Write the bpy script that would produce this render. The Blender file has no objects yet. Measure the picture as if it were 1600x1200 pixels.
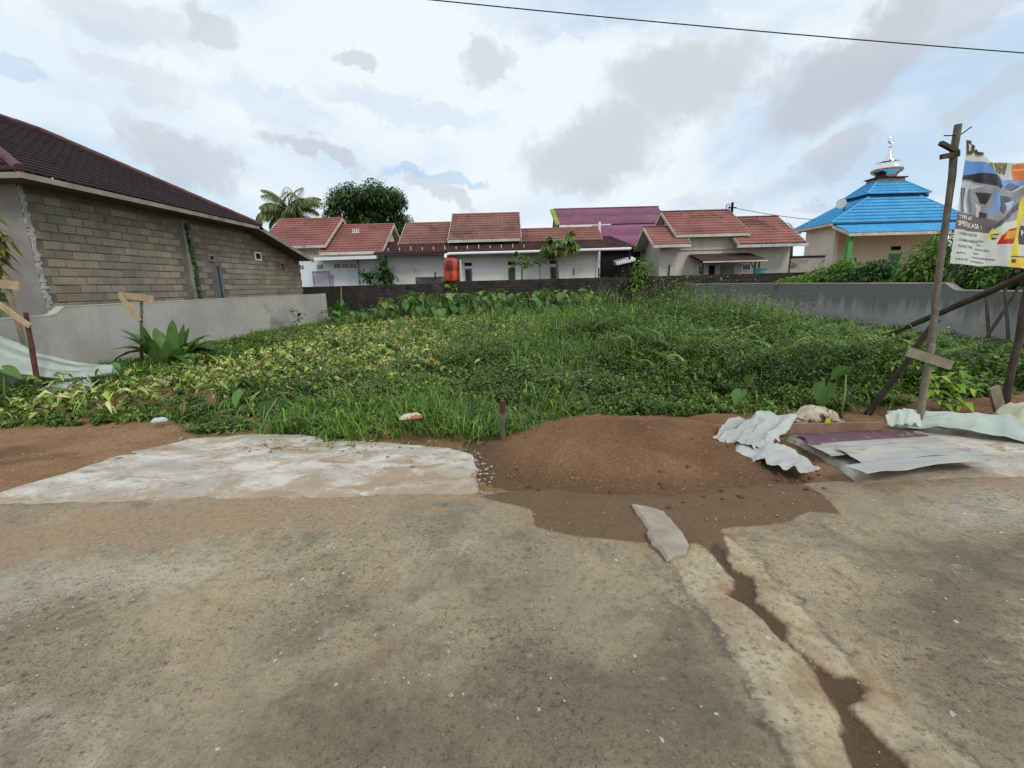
import bpy, bmesh, math, random
import numpy as np
from mathutils import Vector, Matrix, Euler

random.seed(7)
RNG = np.random.default_rng(11)
SC = bpy.context.scene
COL = SC.collection

# ------------------------------------------------------------------ camera
CAM_H = 1.5
PITCH = math.atan(157 / 700)
ROLL = math.radians(1.5)
FPX = 700.0                                   # focal length in pixels of the 1600 px wide photograph
_f = np.array([0, math.cos(PITCH), -math.sin(PITCH)])
_u0 = np.array([0, math.sin(PITCH), math.cos(PITCH)])
_r0 = np.array([1.0, 0, 0])
_r = _r0 * math.cos(ROLL) - _u0 * math.sin(ROLL)
_u = _u0 * math.cos(ROLL) + _r0 * math.sin(ROLL)
_C = np.array([0, 0, CAM_H])
cam = bpy.data.cameras.new('camera')
cam.sensor_width = 36
cam.lens = 36 * FPX / 1600
cam.clip_start = 0.05
cam.clip_end = 3000
camo = bpy.data.objects.new('camera', cam)
COL.objects.link(camo)
M = Matrix.Identity(4)
for i in range(3):
    M[i][0], M[i][1], M[i][2], M[i][3] = _r[i], _u[i], -_f[i], _C[i]
camo.matrix_world = M
SC.camera = camo

def ray(x, y):
    return _f + (x - 800) / FPX * _r + (600 - y) / FPX * _u
def PZ(x, y, z=0.0):                           # a point of the photograph on the level z
    d = ray(x, y); return _C + d * (z - CAM_H) / d[2]
def PX(x, y, X):                               # ... on the plane of a wall that runs back at X
    d = ray(x, y); return _C + d * X / d[0]
def PY(x, y, Y):                               # ... on the plane of a wall that faces us at Y
    d = ray(x, y); return _C + d * Y / d[1]
def XY(pts, z=0.0):
    return [tuple(PZ(x, y, z)[:2]) for x, y in pts]

# ------------------------------------------------------------------ sun, sky, exposure
SUN_DIR = Vector((0.42, -0.58, 0.70)).normalized()   # towards the sun, veiled by thin cloud
sun = bpy.data.lights.new('sun', 'SUN')
sun.energy = 1.5
sun.angle = math.radians(14)
sun.color = (1.0, 0.95, 0.87)
suno = bpy.data.objects.new('sun', sun)
suno.rotation_euler = SUN_DIR.to_track_quat('Z', 'Y').to_euler()
COL.objects.link(suno)

world = bpy.data.worlds.new('World')
SC.world = world
world.use_nodes = True
wn, wl = world.node_tree.nodes, world.node_tree.links
wn.clear()
def W(t, **kw):
    n = wn.new(t)
    for k, v in kw.items(): setattr(n, k, v)
    return n
def wmath(op, a, b=None, c=None, clamp=False):
    n = W('ShaderNodeMath', operation=op, use_clamp=clamp)
    for i, v in enumerate((a, b, c)):
        if v is None: continue
        if isinstance(v, (int, float)): n.inputs[i].default_value = v
        else: wl.new(v, n.inputs[i])
    return n.outputs[0]
sky = W('ShaderNodeTexSky', sky_type='NISHITA')
sky.sun_disc = False
sky.sun_elevation = math.asin(SUN_DIR.z)
sky.sun_rotation = math.atan2(SUN_DIR.x, SUN_DIR.y)
sky.air_density = 1.0
sky.dust_density = 1.5
tc = W('ShaderNodeTexCoord')
nrm = W('ShaderNodeVectorMath', operation='NORMALIZE')
wl.new(tc.outputs['Generated'], nrm.inputs[0])
n1 = W('ShaderNodeTexNoise')
n1.inputs['Scale'].default_value = 5.0; n1.inputs['Detail'].default_value = 9; n1.inputs['Roughness'].default_value = 0.66
wl.new(nrm.outputs[0], n1.inputs['Vector'])
off = W('ShaderNodeVectorMath', operation='SUBTRACT'); off.inputs[1].default_value = (.5, .5, .5)
wl.new(n1.outputs['Color'], off.inputs[0])
offs = W('ShaderNodeVectorMath', operation='SCALE'); offs.inputs['Scale'].default_value = 0.17
wl.new(off.outputs[0], offs.inputs[0])
n1b = W('ShaderNodeTexNoise'); n1b.inputs['Scale'].default_value = 17.0; n1b.inputs['Detail'].default_value = 6; n1b.inputs['Roughness'].default_value = 0.6
wl.new(nrm.outputs[0], n1b.inputs['Vector'])
offb = W('ShaderNodeVectorMath', operation='SUBTRACT'); offb.inputs[1].default_value = (.5, .5, .5); wl.new(n1b.outputs['Color'], offb.inputs[0])
offc = W('ShaderNodeVectorMath', operation='SCALE'); offc.inputs['Scale'].default_value = 0.09; wl.new(offb.outputs[0], offc.inputs[0])
off2 = W('ShaderNodeVectorMath', operation='ADD'); wl.new(offs.outputs[0], off2.inputs[0]); wl.new(offc.outputs[0], off2.inputs[1])
dist = W('ShaderNodeVectorMath', operation='ADD')
wl.new(nrm.outputs[0], dist.inputs[0]); wl.new(off2.outputs[0], dist.inputs[1])
def unit(v): v = np.array(v); return v / np.linalg.norm(v)
def cloud(x, y, rx, ry, ang=0, soft=1.0):
    """an oval of cloud in the direction of a point of the sky, broken up by the shared noise"""
    c = unit(ray(x, y)); ca, sa = math.cos(math.radians(ang)), math.sin(math.radians(ang))
    t1 = unit(ray(x + rx * ca, y + rx * sa)) - c
    t2 = unit(ray(x - ry * sa, y + ry * ca)) - c
    out = None
    for t in (t1, t2):
        v = t / (t @ t)
        d = W('ShaderNodeVectorMath', operation='DOT_PRODUCT'); d.inputs[1].default_value = tuple(v)
        wl.new(dist.outputs[0], d.inputs[0])
        s = wmath('SUBTRACT', d.outputs['Value'], float(c @ v))
        s = wmath('MULTIPLY', s, s)
        out = s if out is None else wmath('ADD', out, s)
    m = W('ShaderNodeMapRange', interpolation_type='SMOOTHSTEP')
    m.inputs['From Min'].default_value = 1.15; m.inputs['From Max'].default_value = 0.3
    m.inputs['To Min'].default_value = 0; m.inputs['To Max'].default_value = soft
    wl.new(out, m.inputs['Value'])
    return m.outputs[0]
greys = [(1060, 140, 135, 85, 0, .75), (925, 240, 130, 70, 0, .75), (1340, 95, 190, 75, -12, .9), (1240, 130, 70, 55, 0, .6),
         (270, 245, 105, 48, 28, .7), (490, 236, 95, 20, 4, .7), (335, 48, 50, 42, 0, .6), (762, 92, 52, 38, 0, .6),
         (548, 94, 30, 20, 0, .6), (1320, 232, 90, 34, -8, .7), (1490, 25, 190, 50, 0, .6), (695, 302, 70, 18, 8, .6),
         (190, 20, 150, 40, 5, .35), (210, 120, 90, 30, 0, .3), (1590, 150, 90, 40, 0, .45), (1160, 300, 130, 22, 0, .3), (1290, 318, 60, 12, 0, .5)]
acc = None
for g in greys:
    m = cloud(*g[:5], g[5] * .92)
    acc = m if acc is None else wmath('MAXIMUM', acc, m)
n2 = W('ShaderNodeTexNoise')
n2.inputs['Scale'].default_value = 2.2; n2.inputs['Detail'].default_value = 9; n2.inputs['Roughness'].default_value = 0.55
n2.inputs['Distortion'].default_value = 0.6
mp = W('ShaderNodeMapping'); mp.inputs['Scale'].default_value = (1, 1, 2.4); mp.inputs['Location'].default_value = (3.1, 1.7, 0.4)
wl.new(nrm.outputs[0], mp.inputs['Vector']); wl.new(mp.outputs[0], n2.inputs['Vector'])
# open sky -> veil of white cloud
veil = W('ShaderNodeMapRange', interpolation_type='SMOOTHSTEP')
veil.inputs['From Min'].default_value = 0.34; veil.inputs['From Max'].default_value = 0.56
veil.inputs['To Min'].default_value = 0.50; veil.inputs['To Max'].default_value = 1.0
wl.new(n2.outputs['Fac'], veil.inputs['Value'])
gaps = None
for g in [(690, 272, 90, 13, 0, .55), (15, 95, 75, 26, 0, .5), (640, 170, 150, 30, 0, .3), (420, 175, 120, 30, 0, .25), (60, 290, 60, 20, 0, .2), (930, 20, 260, 40, 5, .25), (1380, 190, 420, 150, 0, .24), (1200, 330, 330, 50, 0, .25), (90, 150, 260, 130, 0, .2)]:
    m = cloud(*g)
    gaps = m if gaps is None else wmath('MAXIMUM', gaps, m)
veil2 = wmath('SUBTRACT', veil.outputs[0], gaps, clamp=True)
mixa = W('ShaderNodeMix', data_type='RGBA')
wl.new(veil2, mixa.inputs['Factor'])
hz = W('ShaderNodeMix', data_type='RGBA'); hz.inputs['Factor'].default_value = 0.72     # thin high haze over the open sky
wl.new(sky.outputs[0], hz.inputs['A']); hz.inputs['B'].default_value = (5.2, 7.5, 10.0, 1)
wl.new(hz.outputs['Result'], mixa.inputs['A'])
mixa.inputs['B'].default_value = (8.8, 9.5, 10.0, 1)
mixb = W('ShaderNodeMix', data_type='RGBA')
n3 = W('ShaderNodeMapRange', interpolation_type='SMOOTHSTEP')
n3.inputs['From Min'].default_value = 0.58; n3.inputs['From Max'].default_value = 0.80; n3.inputs['To Max'].default_value = 0.25
wl.new(n1.outputs['Fac'], n3.inputs['Value'])
gsum = wmath('MAXIMUM', acc, n3.outputs[0])
wl.new(gsum, mixb.inputs['Factor'])
wl.new(mixa.outputs['Result'], mixb.inputs['A'])
mixb.inputs['B'].default_value = (5.5, 5.85, 6.5, 1)
bg = W('ShaderNodeBackground'); bg.inputs['Strength'].default_value = 0.1
wl.new(mixb.outputs['Result'], bg.inputs['Color'])
wo = W('ShaderNodeOutputWorld'); wl.new(bg.outputs[0], wo.inputs['Surface'])
world.cycles.sampling_method = 'MANUAL'
world.cycles.sample_map_resolution = 512

SC.view_settings.view_transform = 'Standard'
SC.view_settings.look = 'None'
SC.view_settings.exposure = 0.0
SC.view_settings.gamma = 1.0
SC.view_settings.use_curve_mapping = False
SC.render.engine = 'CYCLES'
SC.cycles.use_denoising = True
SC.cycles.max_bounces = 6
SC.cycles.diffuse_bounces = 3
SC.cycles.transparent_max_bounces = 6
SC.cycles.caustics_reflective = False
SC.cycles.caustics_refractive = False

# ------------------------------------------------------------------ helpers
def srgb(r, g, b, k=1.0):
    def l(c):
        c = c / 255
        return (c / 12.92 if c <= 0.04045 else ((c + 0.055) / 1.055) ** 2.4) * k
    return (l(r), l(g), l(b))

class NT:
    """small node-tree writer"""
    def __init__(s, name):
        s.m = bpy.data.materials.new(name); s.m.use_nodes = True
        s.t = s.m.node_tree; s.t.nodes.clear()
        s.out = s.t.nodes.new('ShaderNodeOutputMaterial')
        s.b = s.t.nodes.new('ShaderNodeBsdfPrincipled')
        s.t.links.new(s.b.outputs[0], s.out.inputs['Surface'])
        s.tc = None
    def n(s, t, **kw):
        x = s.t.nodes.new(t)
        for k, v in kw.items(): setattr(x, k, v)
        return x
    def set(s, sock, v):
        if hasattr(v, 'is_linked') or isinstance(v, bpy.types.NodeSocket): s.t.links.new(v, sock)
        elif isinstance(v, (tuple, list)) and len(v) == 3 and sock.type == 'RGBA': sock.default_value = (*v, 1)
        else: sock.default_value = v
    def coord(s, kind='Object'):
        if s.tc is None: s.tc = s.n('ShaderNodeTexCoord')
        return s.tc.outputs[kind]
    def geo(s): return s.n('ShaderNodeNewGeometry').outputs['Position']
    def noise(s, vec, scale, detail=4, rough=0.55, dist=0.0, sc=None, out='Fac'):
        if sc: 
            mp = s.n('ShaderNodeMapping'); mp.inputs['Scale'].default_value = sc; s.t.links.new(vec, mp.inputs['Vector']); vec = mp.outputs[0]
        x = s.n('ShaderNodeTexNoise')
        s.t.links.new(vec, x.inputs['Vector'])
        x.inputs['Scale'].default_value = scale; x.inputs['Detail'].default_value = detail
        x.inputs['Roughness'].default_value = rough; x.inputs['Distortion'].default_value = dist
        return x.outputs[out]
    def ramp(s, v, a, b, lo=0.0, hi=1.0):
        x = s.n('ShaderNodeMapRange', interpolation_type='SMOOTHSTEP')
        s.set(x.inputs['Value'], v)
        x.inputs['From Min'].default_value = a; x.inputs['From Max'].default_value = b
        x.inputs['To Min'].default_value = lo; x.inputs['To Max'].default_value = hi
        return x.outputs[0]
    def math(s, op, a, b=0.0, clamp=False):
        x = s.n('ShaderNodeMath', operation=op, use_clamp=clamp)
        s.set(x.inputs[0], a); s.set(x.inputs[1], b)
        return x.outputs[0]
    def mix(s, f, a, b, mode='MIX'):
        x = s.n('ShaderNodeMix', data_type='RGBA', blend_type=mode)
        s.set(x.inputs['Factor'], f); s.set(x.inputs['A'], a); s.set(x.inputs['B'], b)
        return x.outputs['Result']
    def attr(s, name, out='Fac'): 
        x = s.n('ShaderNodeAttribute', attribute_name=name); return x.outputs[out]
    def vor(s, vec, scale, out='Distance', feature='F1'):
        x = s.n('ShaderNodeTexVoronoi', feature=feature)
        s.t.links.new(vec, x.inputs['Vector']); x.inputs['Scale'].default_value = scale
        return x.outputs[out]
    def bump(s, h, strength=0.3, dist=0.02):
        x = s.n('ShaderNodeBump'); s.set(x.inputs['Height'], h)
        x.inputs['Strength'].default_value = strength; x.inputs['Distance'].default_value = dist
        s.t.links.new(x.outputs[0], s.b.inputs['Normal'])
    def col(s, c): s.set(s.b.inputs['Base Color'], c)
    def rough(s, r): s.set(s.b.inputs['Roughness'], r)
    def orand(s): return s.n('ShaderNodeObjectInfo').outputs['Random']

def weathered(name, c1, c2, rough=0.8, scale=3.0, fine=40.0, bump=0.15, stain=None, streak=None, metal=0.0, rand=0.0, sp=0.3):
    """two-tone worn surface: blotches, fine grain, optional stain colour and downward streaks"""
    k = NT(name); p = k.geo()
    a = k.noise(p, scale, 5, 0.6)
    c = k.mix(k.ramp(a, .35, .65), c1, c2)
    g = k.noise(p, fine, 3, 0.6)
    c = k.mix(k.ramp(g, .3, .7, 0, .35), c, tuple(x * 0.72 for x in c1))
    if stain:
        sc, amt = stain
        b = k.noise(p, scale * 0.6, 6, 0.65, 0.4)
        c = k.mix(k.ramp(b, .56, .70, 0, amt), c, sc)
    if streak:
        sc, amt = streak
        b = k.noise(p, 1.0, 5, 0.6, 0.0, (5, 5, 0.5))
        c = k.mix(k.ramp(b, .50, .68, 0, amt), c, sc)
    if rand:
        x = k.n('ShaderNodeHueSaturation'); s = k.math('MULTIPLY_ADD', k.orand(), rand)
        x.inputs['Value'].default_value = 1
        v = k.n('ShaderNodeMapRange'); k.set(v.inputs['Value'], k.orand()); v.inputs['To Min'].default_value = 1 - rand; v.inputs['To Max'].default_value = 1 + rand
        k.set(x.inputs['Value'], v.outputs[0]); k.set(x.inputs['Color'], c); c = x.outputs[0]
    k.col(c); k.rough(rough); k.b.inputs['Metallic'].default_value = metal
    k.b.inputs['Specular IOR Level'].default_value = sp
    if bump: k.bump(k.math('ADD', g, a), bump, 0.01)
    return k.m

def link(o, parent=None):
    COL.objects.link(o)
    if parent is not None: o.parent = parent
    return o
def tag(o, label=None, cat=None, group=None, kind=None):
    if label: o['label'] = label
    if cat: o['category'] = cat
    if group: o['group'] = group
    if kind: o['kind'] = kind
    return o
def thing(name, label, cat, loc=(0, 0, 0), group=None, rz=0.0):
    o = bpy.data.objects.new(name, None); o.empty_display_size = 0.2
    o.location = tuple(float(v) for v in loc); o.rotation_euler = (0, 0, rz)
    link(o); return tag(o, label, cat, group)
def mesh(name, V, Fc, mat=None, smooth=False):
    me = bpy.data.meshes.new(name)
    me.from_pydata([tuple(map(float, v)) for v in V], [], Fc)
    if smooth: me.shade_smooth()
    if mat: me.materials.append(mat)
    return me
def np_mesh(name, V, T, mat=None, col=None, smooth=False, floats=None):
    """fast mesh from numpy: V (n,3), T (m,k) faces of k corners, per-vertex colour and floats"""
    V = np.ascontiguousarray(V, dtype=np.float32); T = np.ascontiguousarray(T, dtype=np.int32)
    me = bpy.data.meshes.new(name)
    me.vertices.add(len(V)); me.vertices.foreach_set('co', V.ravel())
    m, k = T.shape
    me.loops.add(m * k); me.loops.foreach_set('vertex_index', T.ravel())
    me.polygons.add(m)
    me.polygons.foreach_set('loop_start', np.arange(0, m * k, k, dtype=np.int32))
    me.polygons.foreach_set('loop_total', np.full(m, k, dtype=np.int32))
    if smooth: me.polygons.foreach_set('use_smooth', np.ones(m, dtype=bool))
    me.update(calc_edges=True)
    if col is not None:
        ca = me.color_attributes.new('Col', 'FLOAT_COLOR', 'POINT')
        ca.data.foreach_set('color', np.ascontiguousarray(np.c_[col, np.ones(len(V))], dtype=np.float32).ravel())
    for kx, arr in (floats or {}).items():
        at = me.attributes.new(kx, 'FLOAT', 'POINT'); at.data.foreach_set('value', np.ascontiguousarray(arr, dtype=np.float32))
    if mat: me.materials.append(mat)
    return me
def part(name, me, parent=None, world=True, loc=None):
    """link a mesh as an object; vertices given in world space are moved into the (unrotated) parent's space"""
    o = bpy.data.objects.new(name, me)
    link(o, parent)
    if parent is not None and world:
        base = parent.location.copy()
        if parent.parent is not None: base = base + parent.parent.location
        me.transform(Matrix.Translation(-base))
    if loc is not None: o.location = loc
    return o

class MB:
    """collects simple solids into one mesh"""
    def __init__(s): s.V = []; s.F = []
    def add(s, V, Fc):
        n = len(s.V); s.V += [tuple(map(float, v)) for v in V]; s.F += [tuple(i + n for i in f) for f in Fc]; return s
    def box(s, x0, x1, y0, y1, z0, z1):
        return s.hexa([(x0, y0, z0), (x1, y0, z0), (x1, y1, z0), (x0, y1, z0), (x0, y0, z1), (x1, y0, z1), (x1, y1, z1), (x0, y1, z1)])
    def hexa(s, P):
        return s.add(P, [(0, 3, 2, 1), (4, 5, 6, 7), (0, 1, 5, 4), (1, 2, 6, 5), (2, 3, 7, 6), (3, 0, 4, 7)])
    def bar(s, a, b, w, h, up=(0, 0, 1)):
        a, b = Vector(a), Vector(b); d = (b - a).normalized(); u = Vector(up)
        if abs(d.dot(u)) > .98: u = Vector((0, 1, 0))
        r = d.cross(u).normalized(); u = r.cross(d)
        P = [a + r * (w / 2 * i) + u * (h / 2 * j) for i, j in ((-1, -1), (1, -1), (1, 1), (-1, 1))] + [b + r * (w / 2 * i) + u * (h / 2 * j) for i, j in ((-1, -1), (1, -1), (1, 1), (-1, 1))]
        return s.add(P, [(0, 3, 2, 1), (4, 5, 6, 7), (0, 1, 5, 4), (1, 2, 6, 5), (2, 3, 7, 6), (3, 0, 4, 7)])
    def tube(s, pts, rad, n=8, cap=True, wob=0.0):
        pts = [Vector(p) for p in pts]; k = len(pts)
        rads = rad if isinstance(rad, (list, tuple)) else [rad] * k
        V = []; Fc = []
        for i, p in enumerate(pts):
            d = (pts[min(i + 1, k - 1)] - pts[max(i - 1, 0)]).normalized()
            up = Vector((0, 0, 1)) if abs(d.z) < .9 else Vector((0, 1, 0))
            r = d.cross(up).normalized(); u = r.cross(d)
            for j in range(n):
                t = 2 * math.pi * j / n; rr = rads[i] * (1 + wob * random.uniform(-1, 1))
                V.append(p + r * (math.cos(t) * rr) + u * (math.sin(t) * rr))
        for i in range(k - 1):
            for j in range(n):
                Fc.append((i * n + j, i * n + (j + 1) % n, (i + 1) * n + (j + 1) % n, (i + 1) * n + j))
        if cap: Fc += [tuple(range(n))[::-1], tuple(range((k - 1) * n, k * n))]
        return s.add(V, Fc)
    def lathe(s, prof, c=(0, 0, 0), n=24):
        V = []; Fc = []; k = len(prof)
        for r, z in prof:
            for j in range(n):
                t = 2 * math.pi * j / n; V.append((c[0] + r * math.cos(t), c[1] + r * math.sin(t), c[2] + z))
        for i in range(k - 1):
            for j in range(n): Fc.append((i * n + j, i * n + (j + 1) % n, (i + 1) * n + (j + 1) % n, (i + 1) * n + j))
        Fc += [tuple(range(n))[::-1], tuple(range((k - 1) * n, k * n))]
        return s.add(V, Fc)
    def build(s, name, mat, parent=None, smooth=False, world=True):
        me = mesh(name, s.V, s.F, mat, smooth)
        if smooth: me.set_sharp_from_angle(angle=math.radians(40))
        return part(name, me, parent, world)

# lattice value noise, vectorised
def vnoise(x, y, scale=1.0, seed=0, octaves=3):
    x = np.asarray(x, float) * scale; y = np.asarray(y, float) * scale
    tot = 0; amp = 1.0; norm = 0
    for o in range(octaves):
        xi = np.floor(x).astype(np.int64); yi = np.floor(y).astype(np.int64)
        fx = x - xi; fy = y - yi; fx = fx * fx * (3 - 2 * fx); fy = fy * fy * (3 - 2 * fy)
        def h(a, b):
            n = (a * 374761393 + b * 668265263 + (seed + o * 17) * 974711) & 0x7fffffff
            n = ((n ^ (n >> 13)) * 1274126177) & 0x7fffffff
            return ((n ^ (n >> 16)) & 0xffff) / 65535.0
        v = (h(xi, yi) * (1 - fx) + h(xi + 1, yi) * fx) * (1 - fy) + (h(xi, yi + 1) * (1 - fx) + h(xi + 1, yi + 1) * fx) * fy
        tot = tot + v * amp; norm += amp; amp *= .5; x = x * 2.03 + 5.1; y = y * 2.03 + 3.7
    return tot / norm
def sdpoly(x, y, poly):
    """signed distance to a polygon, positive inside"""
    P = np.array(poly, float); n = len(P)
    d = np.full(x.shape, 1e9); ins = np.zeros(x.shape, bool)
    for i in range(n):
        a, b = P[i], P[(i + 1) % n]; e = b - a
        wx, wy = x - a[0], y - a[1]
        t = np.clip((wx * e[0] + wy * e[1]) / (e @ e + 1e-12), 0, 1)
        d = np.minimum(d, np.hypot(wx - t * e[0], wy - t * e[1]))
        c = ((a[1] > y) != (b[1] > y))
        with np.errstate(divide='ignore', invalid='ignore'):
            xx = (b[0] - a[0]) * (y - a[1]) / (b[1] - a[1] + 1e-15) + a[0]
        ins ^= c & (x < xx)
    return np.where(ins, d, -d)
def grid_faces(nx, ny):
    i = np.arange(nx - 1)[None, :] + np.arange(ny - 1)[:, None] * nx
    return np.stack([i, i + 1, i + 1 + nx, i + nx], -1).reshape(-1, 4)
# ------------------------------------------------------------------ ground, road, aprons
def gz(x, y):
    """level of the bare ground"""
    x = np.asarray(x, float); y = np.asarray(y, float)
    lot = np.clip((y - 4.3) / 1.6, 0, 1)
    z = -0.03 + 0.03 * (vnoise(x, y, 0.8, 3, 3) - .5) + lot * (0.08 + 0.10 * (vnoise(x, y, 0.35, 3, 3) - .5))
    front = np.clip((y - 3.0) / .5, 0, 1)
    z = np.where(y < 3.5, -0.03 + (z + .03) * front, z)
    z = np.where(y < 3.02, -0.08, z)
    return z - 0.0

def soil_material(name, c1, c2, damp=(0.05, 0.032, 0.02), chips=True, foot=None):
    k = NT(name); p = k.geo()
    a = k.noise(p, 1.6, 6, 0.65)
    c = k.mix(k.ramp(a, .35, .65), c1, c2)
    b = k.noise(p, 0.9, 4, 0.6, 0.8)
    c = k.mix(k.ramp(b, .5, .68, 0, .55), c, damp)
    sz = k.n('ShaderNodeSeparateXYZ'); k.t.links.new(p, sz.inputs[0])
    if foot: c = k.mix(k.ramp(k.math('ADD', sz.outputs['Z'], k.math('MULTIPLY', k.math('SUBTRACT', k.noise(p, 3, 5, .7), .5), .12)), .11, .015, 0, .85), c, foot)
    g = k.noise(p, 70, 4, 0.75)
    c = k.mix(k.ramp(g, .42, .62, 0, .6), c, tuple(v * .45 for v in c1))
    g2 = k.noise(p, 38, 3, 0.7)
    c = k.mix(k.ramp(g2, .60, .70, 0, .55), c, tuple(min(1, v * 1.9) for v in c2))
    if chips:
        v = k.n('ShaderNodeTexVoronoi'); k.t.links.new(p, v.inputs['Vector']); v.inputs['Scale'].default_value = 22
        sel = k.math('MULTIPLY', k.ramp(v.outputs['Distance'], .16, .10), k.ramp(k.noise(p, 9, 3, .7), .58, .64))
        c = k.mix(k.math('MULTIPLY', sel, .55), c, (0.42, 0.36, 0.28))
    k.col(c); k.rough(0.95); k.b.inputs['Specular IOR Level'].default_value = 0.15
    k.bump(k.math('ADD', k.math('MULTIPLY', g, .6), k.math('MULTIPLY', g2, .9)), 0.7, 0.018)
    return k.m
M_SOIL = soil_material('soil', srgb(138, 107, 79), srgb(156, 124, 94))
M_SAND = soil_material('brown_sand', srgb(122, 90, 65), srgb(138, 104, 76), damp=srgb(88, 67, 51), foot=srgb(100, 80, 62))

gx = np.unique(np.r_[np.linspace(-900, -40, 12), np.linspace(-40, -12, 20), np.arange(-12, 12.01, .12), np.linspace(12, 40, 20), np.linspace(40, 900, 12)])
gy = np.unique(np.r_[np.linspace(-600, -12, 8), np.linspace(-12, 2.9, 8), np.arange(3.0, 5.2, .06), np.arange(5.2, 26, .15), np.linspace(26, 60, 14), np.linspace(60, 1500, 12)])
GX, GY = np.meshgrid(gx, gy)
GZ = gz(GX, GY) + np.where((GY > 3.1) & (GY < 5.2), .02 * (vnoise(GX, GY, 5, 9, 3) - .5), 0)
ground = part('ground', np_mesh('ground', np.c_[GX.ravel(), GY.ravel(), GZ.ravel()], grid_faces(len(gx), len(gy)), M_SOIL, smooth=True))
tag(ground, kind='structure')

# the concrete road
ROAD_EDGE = 3.08
SPILL = XY([(745, 775), (830, 762), (1000, 752), (1250, 752), (1290, 775), (1312, 803), (1265, 800), (1230, 818), (1130, 828), (1142, 872), (1120, 872),
            (1085, 850), (1045, 872), (1020, 850), (900, 840), (838, 824), (828, 795), (770, 783)])
CRACK = XY([(1104, 838), (1140, 868), (1150, 888), (1184, 904), (1190, 940), (1240, 972), (1232, 992), (1290, 1048), (1345, 1056), (1372, 1084), (1335, 1104),
            (1384, 1150), (1430, 1200), (1480, 1300), (1360, 1300), (1318, 1180), (1310, 1110), (1278, 1070), (1238, 1012), (1203, 986), (1172, 952), (1134, 930), (1145, 906), (1106, 866)])
BAND = XY([(1080, 850), (1040, 872), (1100, 950), (1130, 1000), (1180, 1070), (1200, 1120), (1250, 1200), (1330, 1330), (1700, 1330), (1520, 1200), (1400, 1100),
           (1350, 1060), (1300, 1010), (1240, 940), (1180, 870), (1140, 840)])
FILM = XY([(-160, 820), (0, 795), (180, 785), (330, 778), (420, 752), (600, 756), (745, 742), (752, 776), (640, 800), (560, 822), (450, 832), (330, 852), (190, 862), (60, 885), (-160, 910)])
FILM2 = XY([(1300, 752), (1640, 742), (1640, 800), (1560, 770), (1440, 775), (1330, 768)])
MOSS_VIGNETTE = XY([(380, 1090), (700, 1030), (900, 1000), (1080, 980), (1180, 1080), (1260, 1260), (200, 1300)]); MOSS_VIGNETTE2 = XY([(1380, 860), (1640, 830), (1640, 1140), (1480, 1080), (1330, 960)])  # dark road areas: partly mossy, partly lens vignetting painted in
WASH = XY([(-200, 880), (60, 872), (330, 868), (460, 880), (300, 915), (120, 940), (-200, 990)]); WASH2 = XY([(1400, 760), (1640, 770), (1640, 830), (1480, 830)])
rx = np.unique(np.r_[np.linspace(-300, -9, 14), np.linspace(-9, -4.4, 24), np.arange(-4.4, 4.8, .02), np.linspace(4.8, 10, 26), np.linspace(10, 300, 14)])
ry = np.unique(np.r_[np.linspace(-7, .5, 16), np.arange(.5, ROAD_EDGE, .018), [ROAD_EDGE]])
RX, RY = np.meshgrid(rx, ry)
edge_w = np.clip((RY - 2.9) / .18, 0, 1)
RYw = RY + edge_w * .05 * (vnoise(RX, RY * 0, 3.0, 21, 4) - .5) * 2
wobx = .035 * (vnoise(RX, RYw, 7, 31, 4) - .5); woby = .035 * (vnoise(RX, RYw, 7, 41, 4) - .5)
sp = sdpoly(RX + wobx, RYw + woby, SPILL); ck = sdpoly(RX + wobx + .05 * (vnoise(RX, RYw, 11, 33, 4) - .5), RYw + woby + .05 * (vnoise(RX, RYw, 11, 43, 4) - .5), CRACK) - .008
bd = sdpoly(RX + wobx * 1.4, RYw + woby * 1.4, BAND); fm = np.maximum(sdpoly(RX, RYw, FILM), sdpoly(RX, RYw, FILM2))
RZ = .010 * (vnoise(RX, RYw, .9, 5, 2) - .5) + .005 * (vnoise(RX, RYw, 14, 6, 3) - .5)
RZ = RZ + .006 * np.clip(bd / .03, -.2, 1) * (vnoise(RX, RYw, 5, 8, 3))
RZ = RZ - .022 * np.clip((ck + .01) / .03, 0, 1) + .012 * np.clip((sp + .02) / .25, 0, 1)
k = NT('worn_concrete'); p = k.geo()
g0 = k.noise(p, 7, 9, .78, .3); g1 = k.noise(p, 31, 8, .82, .2); g2 = k.noise(p, 110, 4, .8); g3 = k.noise(p, 20, 7, .78)
base = k.mix(k.ramp(k.noise(p, .7, 6, .62, .5), .36, .66), srgb(166, 151, 123), srgb(134, 124, 106))
base = k.mix(k.ramp(k.noise(p, 1.9, 7, .72, .4), .46, .64, 0, .7), base, srgb(116, 106, 90))
base = k.mix(k.ramp(k.noise(p, .9, 6, .66, .8), .55, .68, 0, .65), base, srgb(184, 175, 156))
base = k.mix(k.ramp(k.noise(p, 1.2, 6, .7, .9, (1, 1.6, 1)), .57, .68, 0, .5), base, srgb(140, 112, 84))
base = k.mix(k.ramp(k.noise(p, 3.4, 7, .75, .3), .58, .68, 0, .5), base, srgb(94, 87, 77))
moss_vignette_m = k.math('ADD', k.attr('moss'), k.math('MULTIPLY', k.math('SUBTRACT', k.noise(p, 2.4, 6, .7), .5), .9))
base = k.mix(k.ramp(moss_vignette_m, -.15, .25, 0, .62), base, srgb(84, 78, 68))  # mossy tint plus vignette darkening painted into the concrete colour
washm = k.math('ADD', k.attr('wash'), k.math('MULTIPLY', k.math('SUBTRACT', k.noise(p, 3.5, 6, .7, .5), .5), .8))
base = k.mix(k.ramp(washm, -.08, .16, 0, .38), base, srgb(184, 178, 164))
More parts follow.
